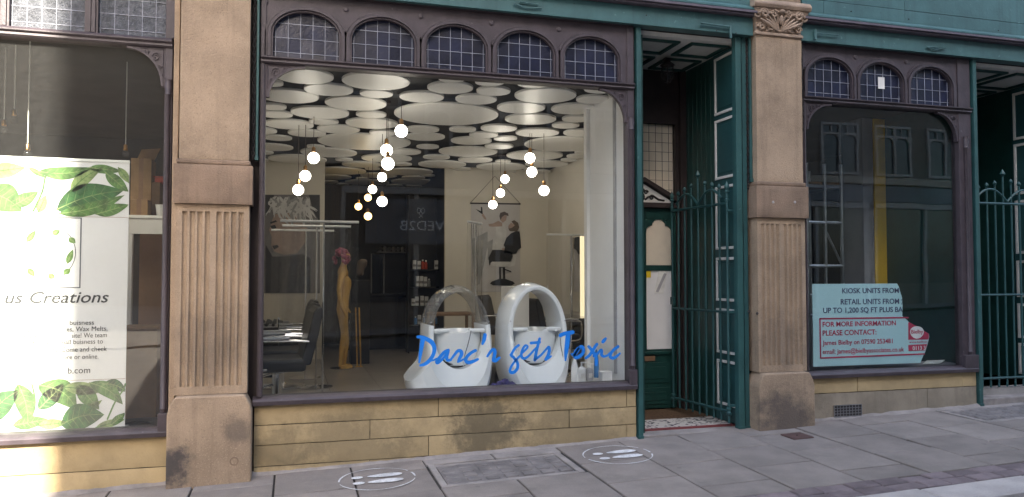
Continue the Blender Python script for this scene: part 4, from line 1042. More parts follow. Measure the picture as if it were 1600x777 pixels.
# ---- backwash units by the glass
def ell(cx, cz, a, b, n=48, p=2.0, a0=0, a1=2*math.pi, full=True):
    out = []
    for i in range(n if full else n+1):
        t_ = a0 + (a1-a0)*i/n; c, s = math.cos(t_), math.sin(t_)
        out.append((cx+a*math.copysign(abs(c)**(2/p), c), cz+b*math.copysign(abs(s)**(2/p), s)))
    return out
def annulus(b, outer, inner, y0, y1, yi0=None, yi1=None, lean=0, zref=0, bow=0):
    n = len(outer); vs_ = []
    def Y(y, z): return y + lean*(z-zref)
    for ring, (ya, yb) in ((outer, (y0, y1)), (inner, (yi0 if yi0 is not None else y0, yi1 if yi1 is not None else y1))):
        vs_ += [(p[0], Y(ya, p[1]), p[1]) for p in ring] + [(p[0], Y(yb, p[1]), p[1]) for p in ring]
    fs_ = []
    for i in range(n):
        j = (i+1) % n
        fs_ += [(i, j, 2*n+j, 2*n+i), (n+i, 3*n+i, 3*n+j, n+j), (i, n+i, n+j, j), (2*n+i, 2*n+j, 3*n+j, 3*n+i)]
    b.add(vs_, fs_); return b
def backwash(cx, Y0, label, clear, top, flare=0):
    t = thing('backwash_unit', label, 'salon basin', (cx, Y0, FZ), 'backwash basins standing in the salon window')
    zc = .98; a_o, a_i = .297, .238
    N = 64
    out_, inn = [], []
    for i in range(N):
        th = 2*math.pi*i/N; c, s = math.cos(th), math.sin(th)
        if s >= 0: o = (cx+a_o*c, zc+(top-zc)*s); q = (cx+a_i*c, zc+(top-.058-zc)*s)
        else: o = (cx+(a_o+.02*math.sin(math.pi*min(1, -s*1.3)))*math.copysign(abs(c)**.75, c), zc-(zc-.19)*abs(s)**.85); q = (cx+a_i*c, zc-(zc-.655)*abs(s))
        if s < 0 and c < 0 and flare:
            k_ = min(1, max(0, (-s-.22)/.3)); k_ = k_*k_*(3-2*k_); o = (o[0]-flare*k_*abs(c)**.3, o[1])
        out_.append(o); inn.append(q)
    def part(lo, hi, name, m, depth0, depth1, inset=0):
        b = B(); ids = list(range(lo, hi+1)) if lo <= hi else list(range(lo, N)) + list(range(0, hi+1))
        vs_ = []; fs_ = []
        for i in ids:
            o, q = out_[i], inn[i]; th = math.hypot(o[0]-q[0], o[1]-q[1])
            bulge = min(.13, .42*max(0, th-.065))
            L = lambda u: (o[0]+(q[0]-o[0])*u, o[1]+(q[1]-o[1])*u)
            nx, nz = (o[0]-q[0])/th, (o[1]-q[1])/th
            sec = [(*L(inset), depth0+.05), (*L(.12+inset), depth0+.012-bulge*.45), (*L(.35), depth0-bulge*.95), (*L(.65), depth0-bulge), (*L(.88-inset), depth0+.006-bulge*.25), (*L(1-inset), depth0+.03),
                   (*L(1-inset), depth1), (*L(inset), depth1), (o[0]+nx*.022*(1-2*inset), o[1]+nz*.022*(1-2*inset), (depth0+depth1)/2)]
            vs_ += [(x, Y0+y+.06*(z-zc), z) for (x, z, y) in sec]
        k = 9
        for i in range(len(ids)-1):
            for j in range(k): fs_.append((i*k+j, i*k+(j+1) % k, (i+1)*k+(j+1) % k, (i+1)*k+j))
        fs_ += [tuple(range(k-1, -1, -1)), tuple((len(ids)-1)*k+j for j in range(k))]
        o_ = b.add(vs_, fs_).build(name, m, t, smooth=True); o_.data.set_sharp_from_angle(angle=R(24)); return o_
    part(2, 30, 'hoop', 'acrylic' if clear else 'basin_white', 0.004, .46, .10 if clear else .03)
    sh = part(30, 2, 'shell', 'basin_white', 0, .46)
    n = 36
    # basin bowl hung in the opening
    prof = [(.06, .665), (.13, .675), (.185, .72), (.218, .80), (.236, .92), (.240, 1.0), (.225, 1.005), (.205, .95), (.15, .76), (.02, .74)]
    vs_ = []; fs_ = []
    for (r, z) in prof:
        for k in range(n):
            a = 2*math.pi*k/n; zz = z
            if z > .9 and math.sin(a) < -.6 and abs(math.cos(a)+.05) < .36: zz = z-.018
            vs_.append((cx+.005 + r*math.cos(a), Y0 + .22 + r*.85*math.sin(a), zz))
    for i in range(len(prof)-1):
        for k in range(n): fs_.append((i*n+k, i*n+(k+1) % n, (i+1)*n+(k+1) % n, (i+1)*n+k))
    fs_ += [tuple(range(n)), tuple(range((len(prof)-1)*n, len(prof)*n))]
    bw_ = B().add(vs_, fs_).build('bowl', 'basin_white', t, smooth=True)
    for s in (-1, 1): B().box(cx+s*.165-.075, cx+s*.165+.075, Y0+.03, Y0+.09, .985, 1.022).build('neck_rest', 'basin_white', bw_, .012)
    B().ball((cx, Y0+.24, .74), .225, 24, (1, .75, .42)).build('bowl_painted_shade', 'basin_gap_shade', t, smooth=True)  # dark ball painting the shade in the gap below the bowl
    for s in (-1, 1): B().lathe([(.008, 0), (.008, -.004), (.003, -.006)], (cx+s*.27, Y0+.005, 1.085), 10, 'y').build('screw_cap', 'steel', t)
    # chair seat side in front of the basin
    B().box(cx-.29, cx+.25, Y0+.45, Y0+.95, FZ+.15, FZ+.40).build('seat', 'leather_black', t, .06, seg=3)
    B().box(cx-.25, cx+.25, Y0+.42, Y0+.52, FZ+.35, FZ+.72).build('seat_back', 'leather_black', t, .04, seg=3)
    B().box(cx-.2, cx+.2, Y0+.05, Y0+.9, FZ, FZ+.15).build('base', 'basin_white', t, .03)
    return t
wl = backwash(1.487, .50, 'white backwash basin with a clear acrylic hoop by the glass', True, 1.405, .19)
wr = backwash(2.235, .50, 'white backwash basin with a white hoop by the glass', False, 1.425)
for par, pts in ((wl, [(736, 517, .45), (732, 535, .44), (725, 560, .44), (724, 572, .47)]), (wr, [(868, 516, .44), (874, 522, .43), (877, 545, .43), (883, 575, .43), (884, 597, .43)]), (wr, [(893, 520, .44), (891, 545, .43), (886, 575, .43), (883, 597, .43)])):
    B().tube(smooth_path([tuple(at(px, py, y)) for px, py, y in pts], 4), .005, 6).build('shower_hose', 'chrome', par, smooth=True)

# ---- gold mannequin with a pink wig
def skin_figure(name, m, parent, nodes, edges, sub=2):
    me = bpy.data.meshes.new(name); bm = bmesh.new(); ly = bm.verts.layers.skin.verify(); V = []
    for (p, r) in nodes:
        v = bm.verts.new(p); v[ly].radius = r if isinstance(r, tuple) else (r, r); V.append(v)
    V[0][ly].use_root = True
    for a, b in edges: bm.edges.new((V[a], V[b]))
    bm.to_mesh(me); bm.free(); me.materials.append(MAT[m])
    o = bpy.data.objects.new(name, me); COL.objects.link(o)
    o.modifiers.new('skin', 'SKIN').use_smooth_shade = True
    s = o.modifiers.new('subdivision', 'SUBSURF'); s.levels = sub; s.render_levels = sub
    adopt(o, parent); return o
mx, my = .70, 4.85
t = thing('mannequin', 'gold full length shop mannequin wearing a pink wig', 'mannequin', (mx, my, FZ))
def Q(x, y, z): return (mx+x, my+y, FZ+z)
nodes = [(Q(0, 0, .90), .115), (Q(.02, 0, 1.06), .085), (Q(.035, 0, 1.22), (.11, .10)), (Q(.0, 0, 1.37), .085), (Q(.01, 0, 1.46), .043), (Q(.03, 0, 1.53), .05), (Q(.045, 0, 1.60), .08), (Q(.04, 0, 1.66), .065),
  (Q(.0, -.085, .84), .085), (Q(.03, -.08, .48), .055), (Q(.01, -.075, .36), .052), (Q(-.02, -.07, .09), .032), (Q(-.03, -.07, .045), .035), (Q(.10, -.07, .02), .022),
  (Q(.0, .085, .84), .085), (Q(.05, .08, .48), .055), (Q(.06, .075, .36), .052), (Q(.04, .07, .09), .032), (Q(.03, .07, .045), .035), (Q(.16, .07, .02), .022),
  (Q(-.01, -.16, 1.35), .048), (Q(-.06, -.21, 1.10), .036), (Q(-.03, -.22, .90), .026), (Q(.02, -.22, .80), .022), (Q(.05, -.21, .73), .014),
  (Q(-.01, .16, 1.35), .048), (Q(-.04, .21, 1.10), .036), (Q(.04, .22, .92), .026), (Q(.09, .21, .84), .022), (Q(.13, .2, .78), .014),
  (Q(.115, -.05, 1.25), .045), (Q(.115, .05, 1.25), .045)]
edges = [(0,1),(1,2),(2,3),(3,4),(4,5),(5,6),(6,7),(0,8),(8,9),(9,10),(10,11),(11,12),(12,13),(0,14),(14,15),(15,16),(16,17),(17,18),(18,19),(3,20),(20,21),(21,22),(22,23),(23,24),(3,25),(25,26),(26,27),(27,28),(28,29),(2,30),(2,31)]
skin_figure('body', 'gold', t, nodes, edges)
b = B(); rw = random.Random(5)
for k in range(60):
    a, e = rw.uniform(0, 6.28), rw.uniform(-.5, 1.4)
    b.ball((mx+.105*math.cos(a)*math.cos(e)-.02, my+.10*math.sin(a)*math.cos(e), FZ+1.57+.13*math.sin(e)), rw.uniform(.018, .038), 8)
b.build('wig', 'pink_wig', t, smooth=True)
B().lathe([(.17, 0), (.17, .012), (.02, .02)], (mx, my, FZ), 20).build('stand_plate', 'chrome', t)
# black head bust on a dark plinth beside it
t = thing('display_bust', 'dark wig head on a tall dark plinth behind the mannequin', 'bust', (1.0, 5.5, FZ))
B().box(.86, 1.14, 5.35, 5.65, FZ, 1.45).build('plinth', 'black_wall', t, .01)
skin_figure('head', 'print_hair', t, [((1.0, 5.5, 1.50), .07), ((1.0, 5.5, 1.60), .05), ((1.03, 5.5, 1.70), .085), ((1.02, 5.5, 1.78), .085), ((1.11, 5.5, 1.69), .03)], [(0,1),(1,2),(2,3),(2,4)])
for (xo) in (0, .05):
    tt = thing('gold_stand_leg', 'thin gold pole leaning beside the mannequin, ' + ('left' if xo == 0 else 'right') + ' one', 'pole', (.93+xo, 5.0, FZ))
    B().tube([(.93+xo, 5.0, FZ), (.90+xo, 5.0, 1.05)], .011, 6).lathe([(.03, 0), (.03, .01), (.012, .015)], (.93+xo, 5.0, FZ), 10).build('pole', 'gold', tt)

# ---- flat prints on the rear wall
def poly(b, pts, Y, y0, th=.0015):
    q = [at(px, py, Y) for px, py in pts]; b.prism([(p.x, p.z) for p in q], y0-th, y0)
PY = SY1 - .012
def zp(u, v): return 400+u/3.883, 280+v/3.883
t = thing('portrait_poster', 'large grey poster of a face with tousled pale hair', 'poster', tuple(at(457, 460, PY)))
b = B(); poly(b, [zp(55,95), zp(388,95), zp(388,693), zp(50,693)], PY, PY+.01, .012); b.build('sheet', 'print_mid', t)
b = B(); poly(b, [zp(110,215), zp(95,260), zp(80,310), zp(95,350), zp(92,400), zp(110,440), zp(170,460), zp(250,450), zp(300,380), zp(310,290), zp(250,220), zp(170,200)], PY, PY-.004); b.build('printed_face', 'print_skin', t)
b = B(); poly(b, [zp(60,400), zp(60,460), zp(100,470), zp(170,470), zp(280,455), zp(330,480), zp(330,690), zp(60,690)], PY, PY-.0065); b.build('printed_jacket', 'print_dark', t)
b = B(); poly(b, [zp(320,97), zp(386,97), zp(386,260), zp(350,200)], PY, PY-.0065); poly(b, [zp(57,97), zp(110,97), zp(80,180), zp(57,230)], PY, PY-.0065); b.build('printed_backdrop', 'print_dark', t)
b = B(); poly(b, [zp(85,285), zp(115,278), zp(125,296), zp(100,305)], PY, PY-.009); poly(b, [zp(98,405), zp(130,400), zp(140,412), zp(110,428)], PY, PY-.009); poly(b, [zp(85,262), zp(120,250), zp(128,258), zp(90,272)], PY, PY-.009); b.build('printed_features', 'print_dark', t)
b1, b2 = B(), B(); rh = random.Random(11)
for k in range(120):
    u0, v0 = rh.uniform(85, 330), rh.uniform(105, 190); du, dv = rh.uniform(-70, 70), rh.uniform(25, 110); cu_ = rh.uniform(-30, 30)
    pts = smooth_path([(u0, v0), (u0+du*.5+cu_, v0+dv*.5), (u0+du, v0+dv)], 3); pts = [(min(380, max(60, p[0])), min(330, max(98, p[1]))) for p in pts]
    if u0+du < 200 and v0+dv > 250: continue
    L = [at(*zp(u, v), PY) for u, v in pts]; wd = [.012, .03, .036, .034, .026, .014, .006][:len(L)] + [.006]*9
    ribbon(b1 if k % 3 else b2, [(p.x, p.z, wd[i]) for i, p in enumerate(L)], PY-.012-.00008*k, .001)
b1.build('printed_hair', 'print_light', t); b2.build('printed_hair_shade', 'print_grey', t)

def zb(u, v): return 700+u/4.856, 300+v/4.856
t = thing('barber_poster', 'pale hanging poster of a hairdresser and bearded client in chair', 'poster', tuple(at(775, 456, PY)))
b = B(); poly(b, [zb(175,90), zb(545,92), zb(548,760), zb(175,760)], PY, PY+.0, .004); b.build('sheet', 'print_sheet', t)
a, c = at(*zb(168,86), PY-.012), at(*zb(550,92), PY-.012); B().tube([tuple(a), tuple(c)], .012, 8).build('batten', 'dark_wood', t)
ap = at(*zb(355,-120), PY-.012); B().tube([tuple(a), tuple(ap), tuple(c)], .004, 5).build('hanging_cord', 'iron', t)
def pr(name, m, polys, lay):
    b = B()
    for p in polys: poly(b, [zb(*q) for q in p], PY, PY-.006-.0025*lay)
    b.build(name, m, t)
pr('printed_gown', 'print_light', [[(360,255),(430,245),(445,310),(430,380),(400,445),(310,540),(235,640),(210,600),(260,480),(330,380),(365,310)]], 0)
pr('printed_gown_shade', 'print_grey', [[(180,360),(300,300),(300,420),(270,560),(240,700),(200,720)], [(300,380),(340,360),(330,500),(300,520)]], 1)
pr('printed_arm', 'print_skin', [[(305,245),(340,240),(380,220),(410,235),(410,262),(340,265),(312,262)], [(262,160),(280,185),(292,212),(276,208),(255,180)], [(395,165),(430,160),(445,185),(440,215),(415,235),(395,215)]], 2)
pr('printed_scissors', 'print_black', [[(208,130),(250,148),(262,170),(240,158)], [(248,115),(258,115),(262,165),(250,168)]], 3)
pr('printed_hair', 'print_hair', [[(388,185),(395,160),(425,150),(455,165),(458,185),(430,175),(410,190),(396,215)]], 3)
pr('printed_client_face', 'print_skin', [[(458,255),(475,235),(500,245),(510,280),(490,300),(462,295),(455,270)], [(405,430),(450,425),(450,445),(410,445)]], 4)
pr('printed_beard', 'print_hair', [[(455,280),(480,275),(505,255),(478,225),(500,215),(530,235),(538,270),(525,300),(500,300),(470,300)]], 5)
pr('printed_client_body', 'print_black', [[(440,350),(475,315),(510,300),(540,300),(548,370),(552,425),(530,440),(515,470),(420,470),(430,420),(420,405)], [(335,440),(400,440),(480,455),(490,490),(470,530),(340,530),(310,560),(305,500)]], 6)
pr('printed_chair_seat', 'print_light', [[(318,545),(330,530),(480,532),(490,485),(515,470),(505,555),(470,568),(330,565)]], 7)
pr('printed_chair_base', 'print_black', [[(385,570),(430,570),(432,660),(490,680),(505,695),(480,710),(340,710),(315,695),(330,680),(385,660)], [(415,580),(475,600),(478,612),(420,590)]], 7)
pr('printed_chair_sheen', 'print_grey', [[(398,575),(412,575),(414,660),(400,660)]], 8)

# ---- dark alcove: string curtain, tall mirror outline, counter, product shelves
t = thing('string_curtain', 'dark bronze string curtain across the top of the alcove', 'curtain', (1.2, AY-.3, 3.2)); b = B()
for k in range(70): b.box(.56+.02*k+random.uniform(-.004,.004), .566+.02*k, AY-.30, AY-.296, 2.15+random.uniform(-.05,.05), CZ-.05)
b.build('strings', 'bronze_string', t); box('track', 'iron', t, .54, 2.0, AY-.32, AY-.28, CZ-.05, CZ-.03)
q = lambda px, py, Y: at(px, py, Y)
a, c = q(580, 475, AY-.06), q(600, 397, AY-.06)
t = thing('framed_mirror', 'tall narrow dark mirror with thin pale outline in the alcove', 'mirror', (a.x, a.y, a.z))
box('mirror_face', 'black_gloss', t, a.x, c.x, AY-.05, AY-.01, a.z, c.z, .01); B().sweep([(a.x, a.z), (c.x, a.z), (c.x, c.z), (a.x, c.z)], -.012, .012, AY-.06, AY-.051, closed=True).build('rim', 'plastic_grey', t)
t = thing('reception_counter', 'long black reception counter at the back of the alcove', 'counter', (1.5, 7.8, FZ))
box('body', 'black_gloss', t, .85, 2.42, 7.6, 8.1, FZ, 1.15, .01); box('worktop', 'black_gloss', t, .8, 2.44, 7.52, 8.15, 1.152, 1.20, .006)
t = thing('wall_display_shelf', 'narrow grey ledge with small dark ornaments in the alcove', 'shelf', (1.5, AY-.2, 2.0))
a, c = q(590, 393, AY-.25), q(640, 391, AY-.25); box('ledge', 'plastic_grey', t, a.x, c.x, AY-.25, AY-.002, a.z-.02, a.z)
b = B()
for k in range(7): b.ball((a.x+.06+(c.x-a.x-.1)*k/6, AY-.16, a.z+.05), .045, 8, (1, 1, 1.0+.3*(k % 2)))
b.build('ornament_row', 'steel', t, smooth=True)
t = thing('product_shelves', 'black wall shelves of hair products at the alcove edge', 'shelf', (2.3, 6.7, FZ))
SY = 6.75
xl, xr = xf(643, SY), AX1 - .012
box('back_panel', 'black_wall', t, xl-.03, xr, SY+.28, SY+.30, FZ, 2.9); box('side_panel', 'black_wall', t, xl-.05, xl-.03, SY, SY+.30, FZ, 2.9)
rows = [(421, [(648,'product_white',14),(655,'product_white',13),(661,'product_red',15),(666,'product_red',14),(682,'product_white',14)]), (448, [(653,'product_white',16),(659,'product_white',16),(665,'product_white',15),(671,'print_grey',12)]), (478, [(646,'product_white',11),(652,'product_white',14),(660,'product_white',15),(667,'product_white',14),(684,'product_white',12)]), (507, [(650,'product_blue',12),(656,'product_white',14),(663,'product_blue',12),(670,'product_white',13),(682,'product_blue',12)])]
names = ['top', 'second', 'third', 'bottom']; ordn = ['leftmost', 'second', 'middle', 'fourth', 'rightmost']
for ri, (py, items) in enumerate(rows):
    z = q(665, py, SY).z; box('shelf_board', 'black_gloss', t, xl-.028, xr, SY, SY+.278, z-.02, z)
    for ci, (px, m, hpx) in enumerate(items):
        x = xf(px, SY+.05); h = hpx*13.4/FPX; cat_ = 'bottle' if 'white' not in m else 'box'
        tt = thing('product_' + cat_, f'small {m.split("_")[1]} hair product {cat_}, {ordn[ci]} on the {names[ri]} dark shelf', cat_, (x, SY+.08, z), 'hair products on the alcove shelves')
        if cat_ == 'box':
            box('carton', m, tt, x-.028, x+.028, SY+.04, SY+.11, z+.002, z+h, .003); box('printed_band', 'print_mid', tt, x-.0285, x+.0285, SY+.039, SY+.06, z+h*.3, z+h*.55)
        else:
            B().lathe([(.024, .002), (.026, .01), (.026, h*.7), (.012, h*.8), (.012, h*.86)], (x, SY+.08, z), 12).build('bottle_body', m, tt, smooth=True)
            B().lathe([(.014, h*.86), (.014, h)], (x, SY+.08, z), 10).build('bottle_cap', 'plastic_white', tt)
# ---- mirror station on the right wall
t = thing('mirror_station', 'wall mirror with vertical tube light and dark shelf at right', 'mirror', (SX1, 4.6, 1))
box('mirror_face', 'mirror', t, SX1-.02, SX1-.002, 4.05, 5.1, .95, 2.12); 
B().tube([(SX1-.05, 4.55, .65), (SX1-.05, 4.55, 2.12)], .032, 10).build('tube_light', 'tube_light', t, smooth=True)
for y in (4.45, 4.66, 5.1): B().box(SX1-.035, SX1-.003, y-.012, y+.012, .6, 2.15).build('frame_strip', 'plastic_grey', t)
box('shelf', 'black_gloss', t, SX1-.42, SX1-.003, 4.0, 5.2, .86, .90, .005); box('drawer_unit', 'black_gloss', t, SX1-.40, SX1-.004, 4.05, 5.15, .45, .858, .005)
t = thing('tool_trolley', 'dark trolley of hairdressing tools at the left window edge', 'trolley', (-.25, 2.6, FZ))
for k in range(4): box('tray', 'leather_black', t, -.42, -.13, 2.35, 2.75, FZ+.22+.17*k, FZ+.25+.17*k, .008)
for (x, y) in ((-.41, 2.37), (-.14, 2.37), (-.41, 2.73), (-.14, 2.73)): B().tube([(x, y, FZ+.05), (x, y, FZ+.85)], .012, 6).ball((x, y, FZ+.04), .035, 8).build('leg', 'chrome', t)
b = B(); rt_ = random.Random(4)
for k in range(4):
    for j in range(4): b.tube([(-.4+.07*j, 2.4, FZ+.27+.17*k), (-.38+.07*j, 2.5, FZ+.31+.17*k), (-.33+.07*j+rt_.uniform(-.03,.03), 2.58, FZ+.30+.17*k)], [.018, .026, .012], 6)
b.build('tool_row', 'leather_black', t, smooth=True)
t = thing('wooden_side_table', 'small brown wooden table behind the clear hoop', 'table', (2.2, 4.8, FZ))
box('top', 'brown_board', t, 1.95, 2.6, 4.6, 5.1, .93, .97, .006)
for (x, y) in ((1.98, 4.63), (2.57, 4.63), (1.98, 5.07), (2.57, 5.07)): box('leg', 'brown_board', t, x-.02, x+.02, y-.02, y+.02, FZ, .928)
# ---- bottles standing on the window ledge
def bottle(px, py0, py1, wpx, Y, m, label, pump):
    a = at(px, py0, Y); z1 = at(px, py1, Y).z; h = z1-a.z; r = wpx/2*7.2/FPX
    t = thing('pump_bottle' if pump else 'spray_bottle', label, 'bottle', tuple(a), 'bottles on the salon window ledge')
    if pump:
        B().lathe([(r*.95, 0), (r, .006), (r, h*.66), (r*.75, h*.72), (r*.35, h*.75)], tuple(a), 18).build('body', m, t, smooth=True)
        B().lathe([(r*.4, h*.75), (r*.4, h*.8), (r*.14, h*.81), (r*.14, h*.95), (r*.3, h*.95), (r*.3, h)], tuple(a), 12).box(a.x, a.x+r*1.3, a.y-.006, a.y+.006, a.z+h*.95, a.z+h).build('pump', 'plastic_white', t)
        box('label_band', 'print_light', t, a.x-r*.5, a.x+r*.5, a.y-r*1.02, a.y-r*.9, a.z+h*.2, a.z+h*.45)
    else:
        B().lathe([(r, 0), (r, h*.45), (r*.8, h*.7), (r*.4, h*.95), (r*.2, h)], tuple(a), 18).build('body', m, t, smooth=True)
        B().lathe([(r*.3, h*.93), (r*.3, h*1.0), (r*.1, h*1.02)], tuple(a), 10).build('nozzle', 'plastic_white', t)
stru(box('window_ledge', 'white_wall', None, SX0+.01, 3.025, .201, .44, .455, .478))
bottle(898, 596, 560, 11, .30, 'plastic_white', 'tall white conical spray bottle beside the basin hose', False)
bottle(909, 597, 566, 13, .25, 'plastic_white', 'white pump bottle with printed label, middle of the bottles', True)
bottle(921, 595, 568, 11, .30, 'plastic_grey', 'clear grey pump bottle, right of the labelled white one', True)
bottle(902, 598, 582, 7, .22, 'plastic_white', 'small short white bottle in front of the tall spray bottle', False)
bottle(932, 590, 545, 8, .42, 'product_blue', 'blue bottle behind the final letters on the glass', False)
t = thing('soap_tray', 'white tray with orange sponge by the basin foot', 'tray', tuple(at(880, 598, .30)))
a = at(868, 597, .30); c = at(893, 597, .30); box('tray', 'plastic_white', t, a.x, c.x, .24, .40, .479, .50, .006); box('sponge', 'product_red', t, c.x-.05, c.x-.005, .26, .32, .502, .53, .008)
t = thing('white_block', 'square white carton at right end of the ledge', 'box', (2.9, .35, .48)); box('carton', 'plastic_white', t, 2.80, 2.90, .30, .40, .479, .60, .004); box('carton_lid', 'white_wall', t, 2.798, 2.902, .298, .402, .60, .61, .002)
t = thing('folded_towel', 'crumpled dark purple towel between the two basins', 'towel', (1.85, .42, .48)); b = B(); rt2 = random.Random(9)
for k in range(14): b.ball((1.78+.018*k, .42+rt2.uniform(-.06,.06), .49+rt2.uniform(0,.05)), rt2.uniform(.03,.05), 8, (1, 1, .8))
b.build('cloth', 'purple_towel', t, smooth=True)
t = thing('pale_side_cabinet', 'low pale cabinet behind the white hooped basin', 'cabinet', (2.6, 3, FZ)); box('carcass', 'white_wall', t, 2.55, 2.8, 2.6, 3.0, FZ, 1.38, .006); box('door', 'white_wall', t, 2.56, 2.79, 2.585, 2.599, FZ+.05, 1.34, .004)

# ---- blue lettering on the glass
def zA(u, v): return 640+u/7.769, 505+v/7.769
def zB(u, v): return 780+u/7.77, 505+v/7.77
LT = [('D', zA, [[(160,195,52),(148,270,48),(132,370,38),(118,478,20)], [(100,168,34),(150,172,40),(210,195,46),(265,232,50),(298,290,46),(292,370,42),(245,450,42),(190,495,38),(130,514,26)], [(235,462,22),(285,452,20),(330,432,22)]]),
 ('a', zA, [[(470,330,36),(425,352,38),(370,410,38),(330,470,40),(350,482,30),(405,430,28),(455,370,32)], [(468,350,34),(450,410,38),(462,450,34),(500,448,28)]]),
 ('r', zA, [[(498,445,24),(545,385,30),(585,338,36),(622,342,42),(630,380,42),(605,430,36),(588,470,26)], [(588,470,26),(630,452,22),(680,425,18)]]),
 ('c', zA, [[(800,332,34),(750,358,34),(695,410,38),(682,455,40),(715,478,40),(770,465,38),(828,440,28)]]),
 ("'", zA, [[(915,145,42),(905,200,44),(885,252,28)]]),
 ('r', zA, [[(943,405,24),(985,345,34),(1020,322,38),(1036,350,42),(1028,400,42),(1020,450,44),(1050,452,40),(1090,420,28)]]),
 ('g', zB, [[(236,270,30),(190,308,30),(150,375,30),(150,405,28)], [(140,385,30),(180,425,32),(220,480,34),(222,545,36),(185,592,36),(145,600,36),(130,570,30),(160,505,26),(215,435,26),(270,385,26)]]),
 ('e', zB, [[(275,365,24),(325,318,26),(345,285,26),(318,272,26),(288,310,28),(268,375,30),(285,425,32),(330,420,28),(390,365,26)]]),
 ('t', zB, [[(490,190,32),(470,270,34),(450,350,36),(432,448,38)], [(385,242,34),(440,238,32),(492,232,32)], [(385,370,26),(420,330,24),(455,295,22)]]),
 ('s', zB, [[(435,440,34),(500,395,26),(560,330,26),(600,288,28),(608,320,38),(598,380,40),(568,440,38)], [(560,440,32),(600,425,26),(632,400,18)]]),
 ('T', zB, [[(835,150,58),(825,250,58),(812,350,48),(804,452,20)], [(742,150,44),(790,128,46),(840,120,46),(892,112,48)]]),
 ('o', zB, [[(885,378,30),(915,385,32),(985,290,40),(1020,310,42),(1015,365,40),(965,410,40),(925,420,38),(915,375,38),(950,315,36),(985,292,34)]]),
 ('x', zB, [[(1085,285,36),(1125,330,40),(1165,390,42),(1178,440,40),(1178,505,36)], [(1185,258,36),(1150,310,38),(1100,385,36),(1050,425,30)], [(1150,400,34),(1200,370,30)]]),
 ('i', zB, [[(1195,370,26),(1235,325,32),(1245,345,36),(1242,385,36),(1270,405,30),(1310,395,24)], [(1258,228,40),(1275,208,44),(1292,188,30)]]),
 ('c', zB, [[(1443,285,34),(1395,320,34),(1355,370,38),(1350,410,38),(1385,425,38),(1430,400,32),(1464,370,24)], [(1310,395,22),(1350,360,24)]])]
vin = thing('window_lettering', 'bright blue brush script lettering on the salon glass', 'lettering', tuple(at(810, 550, .036)))
for li, (ch_, zz, strokes) in enumerate(LT):
    b = B()
    for si, st in enumerate(strokes):
        sp = smooth_path(st, 5); pts = []
        for (u, v, wd) in sp:
            p = at(*zz(u, v), .038); pts.append((p.x, p.z, wd/7.77*7.0/FPX))
        ribbon(b, pts, .0365-.0003*si, .0018)
    b.build('script_letter', 'blue_vinyl', vin)

# ================================================================== RIGHT HAND (VACANT) SHOP
stru(box('vacant_shop_floor', 'shop_floor', None, 4.5, 8.4, .13, 7, .1, .3)); stru(B().box(4.36, 6.89, .13, 7, 3.42, 3.5).box(6.891, 8.44, 1.66, 7, 3.42, 3.5).build('vacant_shop_ceiling', 'shop_dark'))
stru(box('vacant_shop_wall_rear', 'shop_dark', None, 4.4, 8.4, 6.5, 6.6, .3, 3.42)); stru(box('vacant_shop_wall_left', 'shop_dark', None, 4.40, 4.48, .13, 6.5, .3, 3.42)); 
stru(box('vacant_shop_wall_right', 'shop_dark', None, 8.36, 8.44, 1.66, 6.5, .3, 3.42)); stru(box('vacant_shop_stall_riser', 'shop_dark', None, 4.5, 6.89, .13, .2, 0, .5))
CYY = 1.25
for (pa, pb, m, nm, lab) in ((1350, 1367, 'shop_grey', 'grey_column', 'plain grey column inside the vacant shop'), (1368, 1391, 'shop_yellow', 'yellow_column', 'mustard yellow painted column inside the vacant shop')):
    t = thing(nm, lab, 'column', (xf(pa, CYY), CYY, .3))
    box('shaft', m, t, xf(pa, CYY)+.002, xf(pb, CYY), CYY, CYY+.35, .3, 3.41, .008); box('skirting', 'shop_dark', t, xf(pa, CYY)+.006, xf(pb, CYY)-.004, CYY-.012, CYY, .3, .42)
t = thing('teal_partition', 'teal painted partition behind the right end of vacant window', 'partition', (6.6, .9, .3))
a, c = xf(1452, .9), xf(1494, .9); box('panel', 'teal_dark', t, a, c, .9, .94, .3, 3.4); box('stile', 'teal', t, c-.05, c, .885, .9, .3, 3.4); box('glass_strip', 'obscure_dark', t, a+.02, a+.12, .89, .899, 1.3, 3.1)
t = thing('scaffold_tower', 'grey tubular scaffold tower inside the vacant shop', 'scaffold', (5.3, .8, .3))
SX = [xf(1262, .8), xf(1290, .8), xf(1316, .8)]
for y in (.8, 1.35):
    for x in (SX if y < 1.0 else SX[::2]): B().tube([(x, y, .3), (x, y, 2.75)], .02, 8).build('upright', 'steel', t, smooth=True)
    for z in (1.08, 1.30, 1.62, 2.1, 2.5): B().tube([(SX[0], y, z), (SX[2], y, z)], .017, 8).build('rung', 'steel', t, smooth=True)
for z in (1.62, 2.5):
    for x in (SX[0], SX[2]): B().tube([(x, .8, z), (x, 1.35, z)], .017, 8).build('ledger', 'steel', t, smooth=True)
B().tube([(SX[1], .82, 2.05), (SX[2], .82, 1.65)], .013, 6).build('brace', 'steel', t); B().tube([(SX[1], .82, 1.30), (SX[2], .82, 1.02)], .013, 6).build('brace', 'steel', t)
box('platform', 'card_dark', t, SX[0], SX[2], .82, 1.88, 2.52, 2.55)
gd = 2.2
t = thing('inner_green_door', 'dark door with a white carved pediment inside the vacant shop', 'door', tuple(at(1452, 500, gd)))
a, ap, c = at(1428, 302, gd), at(1468, 272, gd), at(1478, 300, gd)
B().prism([(a.x, a.z), (c.x+.25, a.z), (ap.x, ap.z)], gd-.03, gd+.03).build('pediment', 'white_trim', t)
b = B(); 
